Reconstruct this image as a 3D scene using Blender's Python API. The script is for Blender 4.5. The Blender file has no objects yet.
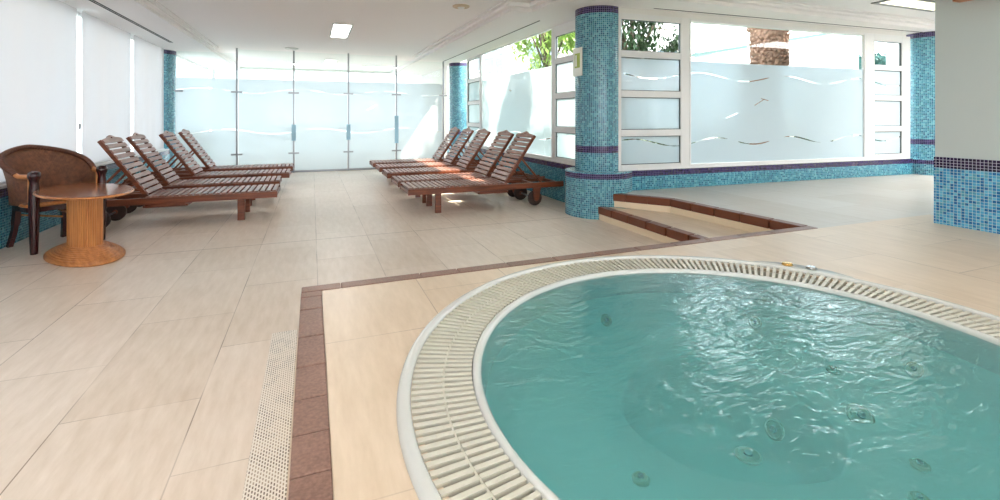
import bpy, bmesh, math, random
from mathutils import Vector, Matrix, geometry
PI = math.pi
S = bpy.context.scene
COL = S.collection
rnd = random.Random(7)

# ------------------------------------------------------------------ camera
cam_d = bpy.data.cameras.new('camera')
cam = bpy.data.objects.new('camera', cam_d); COL.objects.link(cam)
cam_d.sensor_width = 36.0; cam_d.lens = 36.0 * 476 / 1000
cam_d.shift_y = -0.133; cam_d.clip_start = 0.05; cam_d.clip_end = 300
cam.location = (0, 0, 1.25); cam.rotation_euler = (math.radians(90), 0, -math.radians(21.55))
S.camera = cam

# ------------------------------------------------------------------ sky, sun, exposure
W = bpy.data.worlds.new('sky'); S.world = W; W.use_nodes = True
WORLD_STRENGTH = 4.6
nt = W.node_tree; bg = nt.nodes['Background']
bg.inputs[0].default_value = (0.86, 0.94, 1.0, 1); bg.inputs[1].default_value = WORLD_STRENGTH
sun_d = bpy.data.lights.new('sun', 'SUN'); sun_d.energy = 14.0; sun_d.angle = math.radians(1.2)
sun_d.color = (1.0, 0.90, 0.76)
sun = bpy.data.objects.new('sun', sun_d); COL.objects.link(sun)
sun.rotation_euler = Vector((0.75, -0.38, 1.15)).to_track_quat('Z', 'Y').to_euler()
S.view_settings.view_transform = 'Standard'; S.view_settings.look = 'None'
S.view_settings.gamma = 1.0; S.view_settings.use_curve_mapping = False
S.view_settings.exposure = 0.97
S.cycles.use_denoising = True
S.cycles.max_bounces = 10; S.cycles.diffuse_bounces = 6; S.cycles.glossy_bounces = 4
S.cycles.transmission_bounces = 8; S.cycles.transparent_max_bounces = 16
S.cycles.sample_clamp_indirect = 6.0
S.cycles.caustics_reflective = False; S.cycles.caustics_refractive = False

# ------------------------------------------------------------------ numbers of the place
D = 0.31            # deck level above the lounge floor
SOF = 2.64          # soffit height
TOP = 2.74          # main ceiling height
XL = -2.74          # left wall face
XR = 3.43           # lounge window wall face
YG = 11.7           # glass partition
WA = Vector((3.80, 5.03)); WB = Vector((9.25, 4.80))   # right window wall line
PX, PY = 5.14, 2.51 # white pillar corner
TC = Vector((1.60, 1.325)) # hot tub centre

# ------------------------------------------------------------------ materials
def srgb(r, g, b):
    f = lambda c: ((c/255) / 12.92) if c/255 <= 0.04045 else (((c/255) + 0.055) / 1.055) ** 2.4
    return (f(r), f(g), f(b), 1)

def nodes(name):
    m = bpy.data.materials.new(name); m.use_nodes = True
    n = m.node_tree.nodes; l = m.node_tree.links
    return m, n, l, n['Principled BSDF']

def plain(name, c, rough=0.5, metal=0.0, spec=0.5, var=0.0, vscale=6.0, emis=None, es=0.0):
    m, n, l, p = nodes(name)
    p.inputs['Base Color'].default_value = c; p.inputs['Roughness'].default_value = rough
    p.inputs['Metallic'].default_value = metal; p.inputs['Specular IOR Level'].default_value = spec
    if var > 0:
        tc = n.new('ShaderNodeTexCoord'); nz = n.new('ShaderNodeTexNoise'); nz.inputs['Scale'].default_value = vscale
        nz.inputs['Detail'].default_value = 4
        l.new(tc.outputs['Object'], nz.inputs['Vector'])
        mx = n.new('ShaderNodeMix'); mx.data_type = 'RGBA'
        mx.inputs[6].default_value = tuple(x*(1-var) for x in c[:3]) + (1,)
        mx.inputs[7].default_value = tuple(min(1, x*(1+var)) for x in c[:3]) + (1,)
        l.new(nz.outputs['Fac'], mx.inputs[0]); l.new(mx.outputs[2], p.inputs['Base Color'])
    if emis:
        p.inputs['Emission Color'].default_value = emis; p.inputs['Emission Strength'].default_value = es
    return m

def math_n(n, l, op, a, b=None, c=None):
    x = n.new('ShaderNodeMath'); x.operation = op
    for i, v in enumerate((a, b, c)):
        if v is None: continue
        if isinstance(v, (int, float)): x.inputs[i].default_value = v
        else: l.new(v, x.inputs[i])
    return x.outputs[0]

def mixc(n, l, fac, a, b):
    x = n.new('ShaderNodeMix'); x.data_type = 'RGBA'
    for i, v in ((0, fac), (6, a), (7, b)):
        if isinstance(v, (int, float, tuple)): x.inputs[i].default_value = v
        else: l.new(v, x.inputs[i])
    return x.outputs[2]

def mosaic(name, cols, grout, bands, band_cols=None, band_grout=None, T=0.025, rough=0.18):
    """square glass mosaic laid on the UV map (metres); bands = list of (z0, z1) in v laid with dark tiles"""
    m, n, l, p = nodes(name)
    uv = n.new('ShaderNodeUVMap'); sep = n.new('ShaderNodeSeparateXYZ'); l.new(uv.outputs[0], sep.inputs[0])
    u = math_n(n, l, 'DIVIDE', sep.outputs[0], T); v = math_n(n, l, 'DIVIDE', sep.outputs[1], T)
    cu = math_n(n, l, 'FLOOR', u); cv = math_n(n, l, 'FLOOR', v)
    cmb = n.new('ShaderNodeCombineXYZ'); l.new(cu, cmb.inputs[0]); l.new(cv, cmb.inputs[1])
    wn = n.new('ShaderNodeTexWhiteNoise'); wn.noise_dimensions = '3D'; l.new(cmb.outputs[0], wn.inputs[0])
    def ramp(cl):
        r = n.new('ShaderNodeValToRGB'); r.color_ramp.interpolation = 'CONSTANT'
        while len(r.color_ramp.elements) < len(cl): r.color_ramp.elements.new(0.5)
        for i, c in enumerate(cl):
            r.color_ramp.elements[i].position = i/len(cl); r.color_ramp.elements[i].color = c
        l.new(wn.outputs[0], r.inputs[0]); return r.outputs[0]
    fu = math_n(n, l, 'FRACT', u); fv = math_n(n, l, 'FRACT', v)
    du = math_n(n, l, 'ABSOLUTE', math_n(n, l, 'SUBTRACT', fu, 0.5)); dv = math_n(n, l, 'ABSOLUTE', math_n(n, l, 'SUBTRACT', fv, 0.5))
    gm = math_n(n, l, 'GREATER_THAN', math_n(n, l, 'MAXIMUM', du, dv), 0.43)
    c = mixc(n, l, gm, ramp(cols), grout)
    if bands:
        cb = mixc(n, l, gm, ramp(band_cols), band_grout)
        acc = None
        for z0, z1 in bands:
            a = math_n(n, l, 'MULTIPLY', math_n(n, l, 'GREATER_THAN', sep.outputs[1], z0), math_n(n, l, 'LESS_THAN', sep.outputs[1], z1))
            acc = a if acc is None else math_n(n, l, 'MAXIMUM', acc, a)
        c = mixc(n, l, acc, c, cb)
    l.new(c, p.inputs['Base Color'])
    l.new(math_n(n, l, 'MULTIPLY_ADD', gm, 0.5, rough), p.inputs['Roughness'])
    bp = n.new('ShaderNodeBump'); bp.inputs['Strength'].default_value = 0.25; bp.inputs['Distance'].default_value = 0.002
    l.new(math_n(n, l, 'SUBTRACT', 1.0, gm), bp.inputs['Height']); l.new(bp.outputs[0], p.inputs['Normal'])
    return m

TEAL = [srgb(42,112,138), srgb(68,140,162), srgb(30,88,118), srgb(52,126,150), srgb(98,164,178), srgb(46,118,132)]
NAVY = [srgb(32,24,62), srgb(44,34,80), srgb(26,20,48), srgb(56,44,90)]
M_col = mosaic('teal_mosaic', TEAL, srgb(150,188,198), [(0.80,0.885),(2.555,2.66)], NAVY, srgb(122,112,150))
M_par = mosaic('parapet_mosaic', TEAL, srgb(112,172,188), [(0.487,0.57)], NAVY, srgb(84,76,116))
M_colbase = mosaic('column_base_mosaic', TEAL, srgb(150,188,198), [(0.487,0.552)], NAVY, srgb(122,112,150))
BLUE = [srgb(44,122,176), srgb(80,164,204), srgb(36,104,158), srgb(100,180,210), srgb(60,142,192), srgb(84,156,182)]
M_pil = mosaic('blue_mosaic', BLUE, srgb(168,200,212), [(0.805,0.90)], [srgb(26,18,50), srgb(38,28,64), srgb(30,22,46), srgb(44,30,62)], srgb(176,176,196))
M_white = plain('white_paint', srgb(226,224,221), 0.7, spec=0.25, var=0.02, vscale=2.0)
M_ceil = plain('ceiling_paint', srgb(240,237,237), 0.8, spec=0.15)
M_pillar = plain('grey_white_paint', srgb(188,198,198), 0.75, spec=0.2, var=0.02, vscale=1.5)
M_frame = plain('window_frame_paint', srgb(224,224,224), 0.35, spec=0.5)
M_gasket = plain('dark_gasket', srgb(70,78,82), 0.5)
M_slot = plain('slot_dark', srgb(28,26,26), 0.8)
M_steel = plain('brushed_steel', srgb(150,152,156), 0.3, metal=0.85)
M_chrome = plain('chrome', srgb(200,202,205), 0.12, metal=1.0)
M_gold = plain('polished_brass', srgb(220,178,110), 0.2, metal=1.0)
M_gel = plain('white_gelcoat', srgb(198,200,197), 0.22, spec=0.55)
M_slat = plain('ivory_plastic', srgb(196,193,180), 0.4, var=0.05, vscale=3)
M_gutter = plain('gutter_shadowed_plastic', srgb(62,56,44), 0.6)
M_basin = plain('pale_turquoise_shell', srgb(196,226,222), 0.35, var=0.04, vscale=2)
M_jet = plain('jet_plastic', srgb(150,158,112), 0.4)
M_jetdark = plain('jet_core_dark', srgb(20,52,56), 0.4)
M_lamp = plain('lit_diffuser', srgb(255,252,246), 0.5, emis=(1.0,0.985,0.96,1), es=16.0)
M_fillpanel = plain('fill_diffuser_soft', srgb(255,252,246), 0.5, emis=(1.0,0.985,0.96,1), es=8.0)  # glow for the added fill panels only
M_lampgrey = plain('lamp_trim_dark', srgb(120,120,118), 0.4)
M_lampwarm = plain('lit_yellowish_diffuser', srgb(255,252,226), 0.5, emis=(1.0,0.98,0.80,1), es=0.7)
M_trim = plain('lamp_trim_grey', srgb(200,200,198), 0.4)
M_tan = plain('beige_plastic', srgb(196,176,152), 0.6)
M_riser = plain('cream_riser_tile', srgb(232,214,186), 0.4, var=0.05, vscale=8)
M_leaf = plain('leaf_green', srgb(46,70,36), 0.6, var=0.45, vscale=2.2)
M_leafy = plain('leaf_yellow_green', srgb(150,176,84), 0.6, var=0.3, vscale=2.2)
M_bark = plain('bark', srgb(96,80,64), 0.9, var=0.3, vscale=14)
M_palm = plain('palm_bark', srgb(158,122,102), 0.85, var=0.6, vscale=16)
M_stucco = plain('white_stucco', srgb(206,208,208), 0.9, var=0.02, vscale=3)
M_paving = plain('garden_ground', srgb(70,88,70), 0.9, var=0.06, vscale=2)
M_hedge = plain('hedge_green', srgb(34,84,80), 0.7, var=0.45, vscale=6)
M_glassdark = plain('far_window_glass', srgb(96,110,118), 0.2)
M_wick_dark = plain('dark_mahogany', srgb(58,22,24), 0.25, spec=0.6, var=0.25, vscale=9)
M_green = plain('sign_green', srgb(150,172,42), 0.4)
M_sign = plain('sign_white', srgb(232,234,222), 0.4)
M_pull = plain('blue_tinted_pull', srgb(150,192,212), 0.25, spec=0.6)

def floor_mat(name, base, ox, oy, W_=0.5, L_=1.0, lines=()):
    m, n, l, p = nodes(name)
    tc = n.new('ShaderNodeTexCoord'); sep = n.new('ShaderNodeSeparateXYZ'); l.new(tc.outputs['Object'], sep.inputs[0])
    X, Y = sep.outputs[0], sep.outputs[1]
    u = math_n(n, l, 'DIVIDE', math_n(n, l, 'SUBTRACT', X, ox), W_)
    cu = math_n(n, l, 'FLOOR', u)
    odd = math_n(n, l, 'MULTIPLY', math_n(n, l, 'FRACT', math_n(n, l, 'MULTIPLY', cu, 0.5)), 1.0)
    v = math_n(n, l, 'ADD', math_n(n, l, 'DIVIDE', math_n(n, l, 'SUBTRACT', Y, oy), L_), odd)
    cv = math_n(n, l, 'FLOOR', v)
    cmb = n.new('ShaderNodeCombineXYZ'); l.new(cu, cmb.inputs[0]); l.new(cv, cmb.inputs[1])
    wn = n.new('ShaderNodeTexWhiteNoise'); wn.noise_dimensions = '3D'; l.new(cmb.outputs[0], wn.inputs[0])
    # streaky travertine
    mp = n.new('ShaderNodeMapping'); mp.inputs['Scale'].default_value = (14, 2.6, 1); mp.inputs['Rotation'].default_value = (0, 0, 0.35)
    l.new(tc.outputs['Object'], mp.inputs[0])
    nz = n.new('ShaderNodeTexNoise'); nz.inputs['Scale'].default_value = 1.6; nz.inputs['Detail'].default_value = 7; nz.inputs['Roughness'].default_value = 0.62
    l.new(mp.outputs[0], nz.inputs['Vector'])
    n2 = n.new('ShaderNodeTexNoise'); n2.inputs['Scale'].default_value = 0.9; n2.inputs['Detail'].default_value = 3; l.new(tc.outputs['Object'], n2.inputs['Vector'])
    k = math_n(n, l, 'ADD', math_n(n, l, 'MULTIPLY', nz.outputs[0], 0.75), math_n(n, l, 'ADD', math_n(n, l, 'MULTIPLY', n2.outputs[0], 0.35), math_n(n, l, 'MULTIPLY', wn.outputs[0], 0.16)))
    r = n.new('ShaderNodeValToRGB'); l.new(k, r.inputs[0])
    r.color_ramp.elements[0].position = 0.36; r.color_ramp.elements[0].color = tuple(x*f for x, f in zip(base, (0.80, 0.74, 0.66))) + (1,)
    r.color_ramp.elements[1].position = 0.86; r.color_ramp.elements[1].color = tuple(min(1, x*1.08) for x in base) + (1,)
    # joints
    fu = math_n(n, l, 'ABSOLUTE', math_n(n, l, 'SUBTRACT', math_n(n, l, 'FRACT', math_n(n, l, 'ADD', u, 0.5)), 0.5))
    fv = math_n(n, l, 'ABSOLUTE', math_n(n, l, 'SUBTRACT', math_n(n, l, 'FRACT', math_n(n, l, 'ADD', v, 0.5)), 0.5))
    j = math_n(n, l, 'MAXIMUM', math_n(n, l, 'LESS_THAN', fu, 0.0026/W_), math_n(n, l, 'LESS_THAN', fv, 0.0022/L_))
    n3 = n.new('ShaderNodeTexNoise'); n3.inputs['Scale'].default_value = 1.7; l.new(tc.outputs['Object'], n3.inputs['Vector'])
    vis = n.new('ShaderNodeMapRange'); vis.inputs[1].default_value = 0.38; vis.inputs[2].default_value = 0.62; vis.inputs[3].default_value = 0.2; vis.inputs[4].default_value = 0.95
    l.new(n3.outputs[0], vis.inputs[0])
    j = math_n(n, l, 'MULTIPLY', j, vis.outputs[0])
    for ax, pos, wd in lines:
        s = math_n(n, l, 'LESS_THAN', math_n(n, l, 'ABSOLUTE', math_n(n, l, 'SUBTRACT', X if ax == 'x' else Y, pos)), wd)
        j = math_n(n, l, 'MAXIMUM', j, math_n(n, l, 'MULTIPLY', s, 0.85))
    c = mixc(n, l, j, r.outputs[0], srgb(142,122,106))
    l.new(c, p.inputs['Base Color'])
    l.new(math_n(n, l, 'MULTIPLY_ADD', nz.outputs[0], 0.22, 0.24), p.inputs['Roughness'])
    p.inputs['Specular IOR Level'].default_value = 0.5
    return m
def lin(r, g, b): return srgb(r, g, b)[:3]
M_fl = floor_mat('beige_stone_tile', lin(222,209,197), 0.04, 0.46, 0.5, 1.0, (('y', 5.2, 0.006),))
M_deck = floor_mat('beige_stone_tile_deck', lin(212,195,175), 0.05, 0.30, 0.51, 0.9)
M_fr = floor_mat('greyer_stone_tile', lin(198,194,188), 3.25, 0.32, 0.75, 1.0)

def terracotta():
    m, n, l, p = nodes('brown_terracotta')
    tc = n.new('ShaderNodeTexCoord'); nz = n.new('ShaderNodeTexNoise'); nz.inputs['Scale'].default_value = 90; nz.inputs['Detail'].default_value = 5
    l.new(tc.outputs['Object'], nz.inputs['Vector'])
    n2 = n.new('ShaderNodeTexNoise'); n2.inputs['Scale'].default_value = 5; l.new(tc.outputs['Object'], n2.inputs['Vector'])
    k = math_n(n, l, 'ADD', math_n(n, l, 'MULTIPLY', nz.outputs[0], 0.6), math_n(n, l, 'MULTIPLY', n2.outputs[0], 0.4))
    r = n.new('ShaderNodeValToRGB'); l.new(k, r.inputs[0])
    r.color_ramp.elements[0].position = 0.3; r.color_ramp.elements[0].color = srgb(104,74,62)
    r.color_ramp.elements[1].position = 0.7; r.color_ramp.elements[1].color = srgb(150,116,102)
    l.new(r.outputs[0], p.inputs['Base Color']); p.inputs['Roughness'].default_value = 0.42
    return m
M_terra = terracotta()
def step_brown():
    m = plain('brown_step_nosing', srgb(108,58,36), 0.35, var=0.18, vscale=10); return m
M_step = step_brown()

def wood(name, dark, light, axis=0, scale=1.0, rough=0.38, rings=9.0):
    m, n, l, p = nodes(name)
    tc = n.new('ShaderNodeTexCoord'); mp = n.new('ShaderNodeMapping')
    sc = [rings*2.2]*3; sc[axis] = 1.6
    mp.inputs['Scale'].default_value = tuple(s*scale for s in sc); l.new(tc.outputs['Object'], mp.inputs[0])
    nz = n.new('ShaderNodeTexNoise'); nz.inputs['Scale'].default_value = 2.0; nz.inputs['Detail'].default_value = 6; nz.inputs['Roughness'].default_value = 0.6
    l.new(mp.outputs[0], nz.inputs['Vector'])
    r = n.new('ShaderNodeValToRGB'); l.new(nz.outputs[0], r.inputs[0])
    r.color_ramp.elements[0].position = 0.3; r.color_ramp.elements[0].color = dark
    r.color_ramp.elements[1].position = 0.7; r.color_ramp.elements[1].color = light
    l.new(r.outputs[0], p.inputs['Base Color']); p.inputs['Roughness'].default_value = rough
    return m
M_teak = wood('teak_frame', srgb(82,38,22), srgb(134,70,40), 0, 1.0, 0.34)
M_teakslat = wood('teak_slat', srgb(112,72,62), srgb(172,130,116), 1, 1.0, 0.3)
M_braid = plain('braid_cane', srgb(92,50,32), 0.45, var=0.5, vscale=60)
M_wheel = plain('dark_wheel', srgb(52,30,24), 0.5, var=0.2)
M_rattan = wood('honey_rattan', srgb(176,106,52), srgb(222,156,92), 2, 1.0, 0.35, 14)
M_rattan_h = wood('honey_rattan_band', srgb(168,98,48), srgb(212,142,80), 0, 1.0, 0.35, 10)
M_tabletop = wood('polished_brown_wood', srgb(122,70,44), srgb(168,108,72), 0, 1.0, 0.16, 6)

def wicker(name='brown_wicker'):
    m, n, l, p = nodes(name)
    uv = n.new('ShaderNodeUVMap'); sep = n.new('ShaderNodeSeparateXYZ'); l.new(uv.outputs[0], sep.inputs[0])
    u = math_n(n, l, 'MULTIPLY', sep.outputs[0], 2*PI/0.022); v = math_n(n, l, 'MULTIPLY', sep.outputs[1], 2*PI/0.012)
    w = math_n(n, l, 'MULTIPLY', math_n(n, l, 'SINE', u), math_n(n, l, 'SINE', v))
    h = math_n(n, l, 'MULTIPLY_ADD', w, 0.5, 0.5)
    tc = n.new('ShaderNodeTexCoord'); nz = n.new('ShaderNodeTexNoise'); nz.inputs['Scale'].default_value = 30; l.new(tc.outputs['Object'], nz.inputs['Vector'])
    k = math_n(n, l, 'MULTIPLY_ADD', nz.outputs[0], 0.5, math_n(n, l, 'MULTIPLY', h, 0.5))
    r = n.new('ShaderNodeValToRGB'); l.new(k, r.inputs[0])
    r.color_ramp.elements[0].position = 0.25; r.color_ramp.elements[0].color = srgb(52,26,16)
    r.color_ramp.elements[1].position = 0.75; r.color_ramp.elements[1].color = srgb(150,94,62)
    l.new(r.outputs[0], p.inputs['Base Color']); p.inputs['Roughness'].default_value = 0.45
    b = n.new('ShaderNodeBump'); b.inputs['Strength'].default_value = 0.8; b.inputs['Distance'].default_value = 0.004
    l.new(h, b.inputs['Height']); l.new(b.outputs[0], p.inputs['Normal'])
    return m
M_wicker = wicker()

def grate_mat():
    m, n, l, p = nodes('perforated_white_plate')
    tc = n.new('ShaderNodeTexCoord'); sep = n.new('ShaderNodeSeparateXYZ'); l.new(tc.outputs['Object'], sep.inputs[0])
    u = math_n(n, l, 'DIVIDE', sep.outputs[0], 0.0095); v0 = math_n(n, l, 'DIVIDE', sep.outputs[1], 0.020)
    odd = math_n(n, l, 'FRACT', math_n(n, l, 'MULTIPLY', math_n(n, l, 'FLOOR', u), 0.5))
    v = math_n(n, l, 'ADD', v0, odd)
    fu = math_n(n, l, 'ABSOLUTE', math_n(n, l, 'SUBTRACT', math_n(n, l, 'FRACT', u), 0.5))
    fv = math_n(n, l, 'ABSOLUTE', math_n(n, l, 'SUBTRACT', math_n(n, l, 'FRACT', v), 0.5))
    hole = math_n(n, l, 'MULTIPLY', math_n(n, l, 'LESS_THAN', fu, 0.25), math_n(n, l, 'LESS_THAN', fv, 0.3))
    mp = n.new('ShaderNodeTexNoise'); mp.inputs['Scale'].default_value = 14; l.new(tc.outputs['Object'], mp.inputs['Vector'])
    hc = mixc(n, l, math_n(n, l, 'GREATER_THAN', mp.outputs[0], 0.52), srgb(168,152,136), srgb(112,98,86))
    c = mixc(n, l, hole, srgb(232,224,214), hc)
    l.new(c, p.inputs['Base Color']); p.inputs['Roughness'].default_value = 0.4
    return m
M_grate = grate_mat()

def film_mat(name, axis, zf, waves, trans=0.42, tint=(0.80,0.93,0.94,1), full_clear=False, side_fish=(), block=None):
    """window glass with an etched film up to height zf; thin wavy lines are left clear. axis = coordinate that runs along the wall."""
    m = bpy.data.materials.new(name); m.use_nodes = True
    n = m.node_tree.nodes; l = m.node_tree.links; n.clear()
    out = n.new('ShaderNodeOutputMaterial')
    tr = n.new('ShaderNodeBsdfTransparent'); tr.inputs[0].default_value = (0.90,0.96,0.95,1)
    gl = n.new('ShaderNodeBsdfGlossy'); gl.inputs['Roughness'].default_value = 0.02
    fr = n.new('ShaderNodeFresnel'); gb = n.new('ShaderNodeNewGeometry')   # same reflectance from both sides of the thin pane
    l.new(math_n(n, l, 'MULTIPLY_ADD', gb.outputs['Backfacing'], 1/1.45-1.45, 1.45), fr.inputs[0])
    clear = n.new('ShaderNodeMixShader'); l.new(math_n(n, l, 'MULTIPLY', fr.outputs[0], 0.7), clear.inputs[0]); l.new(tr.outputs[0], clear.inputs[1]); l.new(gl.outputs[0], clear.inputs[2])
    if full_clear:
        l.new(clear.outputs[0], out.inputs[0]); return m
    tl = n.new('ShaderNodeBsdfTranslucent'); tl.inputs[0].default_value = tint
    rf = n.new('ShaderNodeBsdfRefraction'); rf.inputs['Roughness'].default_value = 0.6; rf.inputs['IOR'].default_value = 1.12; rf.inputs[0].default_value = tuple(min(1, x*1.25) for x in tint[:3]) + (1,)
    tcs = n.new('ShaderNodeMixShader'); tcs.inputs[0].default_value = trans; l.new(tl.outputs[0], tcs.inputs[1]); l.new(rf.outputs[0], tcs.inputs[2])
    df = n.new('ShaderNodeBsdfDiffuse'); df.inputs[0].default_value = (0.75,0.84,0.86,1)
    g2 = n.new('ShaderNodeMixShader'); g2.inputs[0].default_value = FILM_BLOCK if block is None else block; l.new(tcs.outputs[0], g2.inputs[1]); l.new(df.outputs[0], g2.inputs[2])
    fs = n.new('ShaderNodeMixShader'); l.new(math_n(n, l, 'MULTIPLY', fr.outputs[0], 0.35), fs.inputs[0]); l.new(g2.outputs[0], fs.inputs[1]); l.new(gl.outputs[0], fs.inputs[2])
    geo = n.new('ShaderNodeNewGeometry'); sep = n.new('ShaderNodeSeparateXYZ'); l.new(geo.outputs['Position'], sep.inputs[0])
    A = sep.outputs[axis]; Z = sep.outputs[2]
    mask = math_n(n, l, 'LESS_THAN', Z, zf)
    for z0, per, amp, th, ph in waves:
        s = math_n(n, l, 'SINE', math_n(n, l, 'MULTIPLY_ADD', A, 2*PI/per, ph))
        zc = math_n(n, l, 'MULTIPLY_ADD', s, amp, z0)
        # the cut thins out and breaks along its length
        nz = n.new('ShaderNodeTexNoise'); nz.noise_dimensions = '1D'; nz.inputs['Scale'].default_value = 2.3; l.new(A, nz.inputs['W'])
        tw = math_n(n, l, 'MULTIPLY', math_n(n, l, 'SUBTRACT', nz.outputs[0], 0.38), th*6)
        tw = math_n(n, l, 'MINIMUM', tw, th)
        hit = math_n(n, l, 'LESS_THAN', math_n(n, l, 'ABSOLUTE', math_n(n, l, 'SUBTRACT', Z, zc)), tw)
        mask = math_n(n, l, 'MULTIPLY', mask, math_n(n, l, 'SUBTRACT', 1.0, hit))
    for (a0, z0, w_, sl) in side_fish:   # small clear flicks
        da = math_n(n, l, 'SUBTRACT', A, a0)
        zz = math_n(n, l, 'ABSOLUTE', math_n(n, l, 'SUBTRACT', math_n(n, l, 'SUBTRACT', Z, z0), math_n(n, l, 'MULTIPLY', da, sl)))
        hit = math_n(n, l, 'MULTIPLY', math_n(n, l, 'LESS_THAN', math_n(n, l, 'ABSOLUTE', da), w_), math_n(n, l, 'LESS_THAN', zz, 0.006))
        mask = math_n(n, l, 'MULTIPLY', mask, math_n(n, l, 'SUBTRACT', 1.0, hit))
    mx = n.new('ShaderNodeMixShader'); l.new(mask, mx.inputs[0]); l.new(clear.outputs[0], mx.inputs[1]); l.new(fs.outputs[0], mx.inputs[2])
    l.new(mx.outputs[0], out.inputs[0])
    return m
FILM_BLOCK = 0.30
WV = [(0.93, 1.9, 0.055, 0.008, 1.0), (1.82, 1.9, 0.05, 0.006, 2.4)]
M_filmR = film_mat('etched_glass_garden', 0, 2.0, [(0.915, 1.35, 0.05, 0.009, 2.6), (1.80, 1.55, 0.05, 0.008, 0.6)], 0.40, block=0.5, tint=(0.25,0.34,0.40,1),
                   side_fish=((5.45,1.27,0.10,0.35),(5.95,1.46,0.09,0.5),(6.05,1.50,0.07,-0.2)))
M_filmL = film_mat('etched_glass_lounge', 1, 2.05, [(0.93, 1.9, 0.05, 0.010, 0.2)], 0.35, tint=(0.33,0.42,0.44,1), block=0.4, side_fish=((8.3,1.75,0.05,0.2),))
M_filmG = film_mat('etched_glass_partition', 0, 2.08, WV, 0.25, tint=(0.44,0.50,0.53,1), side_fish=((1.35,1.5,0.08,0.5),(1.3,1.45,0.08,0.4)))
M_filmF = film_mat('white_etched_glass', 0, 9.0, [], 0.2, tint=(0.85,0.88,0.9,1))

def blind_mat():
    m = bpy.data.materials.new('translucent_blind_fabric'); m.use_nodes = True
    n = m.node_tree.nodes; l = m.node_tree.links; n.clear()
    out = n.new('ShaderNodeOutputMaterial'); tl = n.new('ShaderNodeBsdfTranslucent'); df = n.new('ShaderNodeBsdfDiffuse')
    tc = n.new('ShaderNodeTexCoord'); mp = n.new('ShaderNodeMapping'); mp.inputs['Scale'].default_value = (1, 1.3, 0.55); l.new(tc.outputs['Object'], mp.inputs[0])
    nz = n.new('ShaderNodeTexNoise'); nz.inputs['Scale'].default_value = 1.4; nz.inputs['Detail'].default_value = 2; l.new(mp.outputs[0], nz.inputs['Vector'])
    c = mixc(n, l, nz.outputs[0], (0.50,0.425,0.405,1), (0.45,0.455,0.485,1))
    l.new(c, tl.inputs[0]); df.inputs[0].default_value = (0.88,0.84,0.84,1)
    mx = n.new('ShaderNodeMixShader'); mx.inputs[0].default_value = BLIND_BLOCK; l.new(tl.outputs[0], mx.inputs[1]); l.new(df.outputs[0], mx.inputs[2])
    l.new(mx.outputs[0], out.inputs[0]); return m
BLIND_BLOCK = 0.45
M_blind = blind_mat()

def water_mat():
    m = bpy.data.materials.new('pool_water'); m.use_nodes = True
    n = m.node_tree.nodes; l = m.node_tree.links; n.clear()
    out = n.new('ShaderNodeOutputMaterial')
    tc = n.new('ShaderNodeTexCoord')
    mp = n.new('ShaderNodeMapping'); mp.inputs['Scale'].default_value = (1.0, 1.7, 1); mp.inputs['Rotation'].default_value = (0,0,0.5); l.new(tc.outputs['Object'], mp.inputs[0])
    n1 = n.new('ShaderNodeTexNoise'); n1.inputs['Scale'].default_value = 5.0; n1.inputs['Detail'].default_value = 3; n1.inputs['Distortion'].default_value = 1.2; l.new(mp.outputs[0], n1.inputs['Vector'])
    n2 = n.new('ShaderNodeTexNoise'); n2.inputs['Scale'].default_value = 17.0; n2.inputs['Detail'].default_value = 2; n2.inputs['Distortion'].default_value = 0.8; l.new(mp.outputs[0], n2.inputs['Vector'])
    h = math_n(n, l, 'ADD', n1.outputs[0], math_n(n, l, 'MULTIPLY', n2.outputs[0], 0.22))
    bp = n.new('ShaderNodeBump'); bp.inputs['Strength'].default_value = 0.42; bp.inputs['Distance'].default_value = 0.03; l.new(h, bp.inputs['Height'])
    fr = n.new('ShaderNodeFresnel'); fr.inputs[0].default_value = 1.55; l.new(bp.outputs[0], fr.inputs[1])
    gl = n.new('ShaderNodeBsdfGlossy'); gl.inputs['Roughness'].default_value = 0.02; l.new(bp.outputs[0], gl.inputs['Normal'])
    tr = n.new('ShaderNodeBsdfTransparent'); tr.inputs[0].default_value = (0.92,0.99,0.99,1)
    df = n.new('ShaderNodeBsdfDiffuse'); df.inputs[0].default_value = srgb(112,190,190)
    mk = n.new('ShaderNodeMixShader'); mk.inputs[0].default_value = 0.36; l.new(tr.outputs[0], mk.inputs[1]); l.new(df.outputs[0], mk.inputs[2])
    mx = n.new('ShaderNodeMixShader'); l.new(fr.outputs[0], mx.inputs[0]); l.new(mk.outputs[0], mx.inputs[1]); l.new(gl.outputs[0], mx.inputs[2])
    l.new(mx.outputs[0], out.inputs[0])
    va = n.new('ShaderNodeVolumeAbsorption'); va.inputs[0].default_value = (0.10,0.78,0.80,1); va.inputs[1].default_value = 1.5
    l.new(va.outputs[0], out.inputs['Volume'])
    return m
M_water = water_mat()

# ------------------------------------------------------------------ mesh helpers
def new(): 
    bm = bmesh.new(); bm.loops.layers.uv.new('UVMap'); return bm
def obj(name, bm, mat, parent=None, smooth=False, bevel=0.0, loc=None):
    uvl = bm.loops.layers.uv.verify()
    bmesh.ops.recalc_face_normals(bm, faces=bm.faces)
    me = bpy.data.meshes.new(name)
    for f in bm.faces: f.smooth = smooth
    bm.to_mesh(me); bm.free()
    for mm in (mat if isinstance(mat, (list, tuple)) else [mat]): me.materials.append(mm)
    o = bpy.data.objects.new(name, me); COL.objects.link(o)
    if parent: o.parent = parent
    if loc: o.location = loc
    if bevel:
        b = o.modifiers.new('bevel', 'BEVEL'); b.width = bevel; b.segments = 2; b.limit_method = 'ANGLE'; b.angle_limit = 0.6
    return o
def tag(o, label=None, cat=None, group=None, kind=None):
    if label: o['label'] = label
    if cat: o['category'] = cat
    if group: o['group'] = group
    if kind: o['kind'] = kind
    return o
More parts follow.
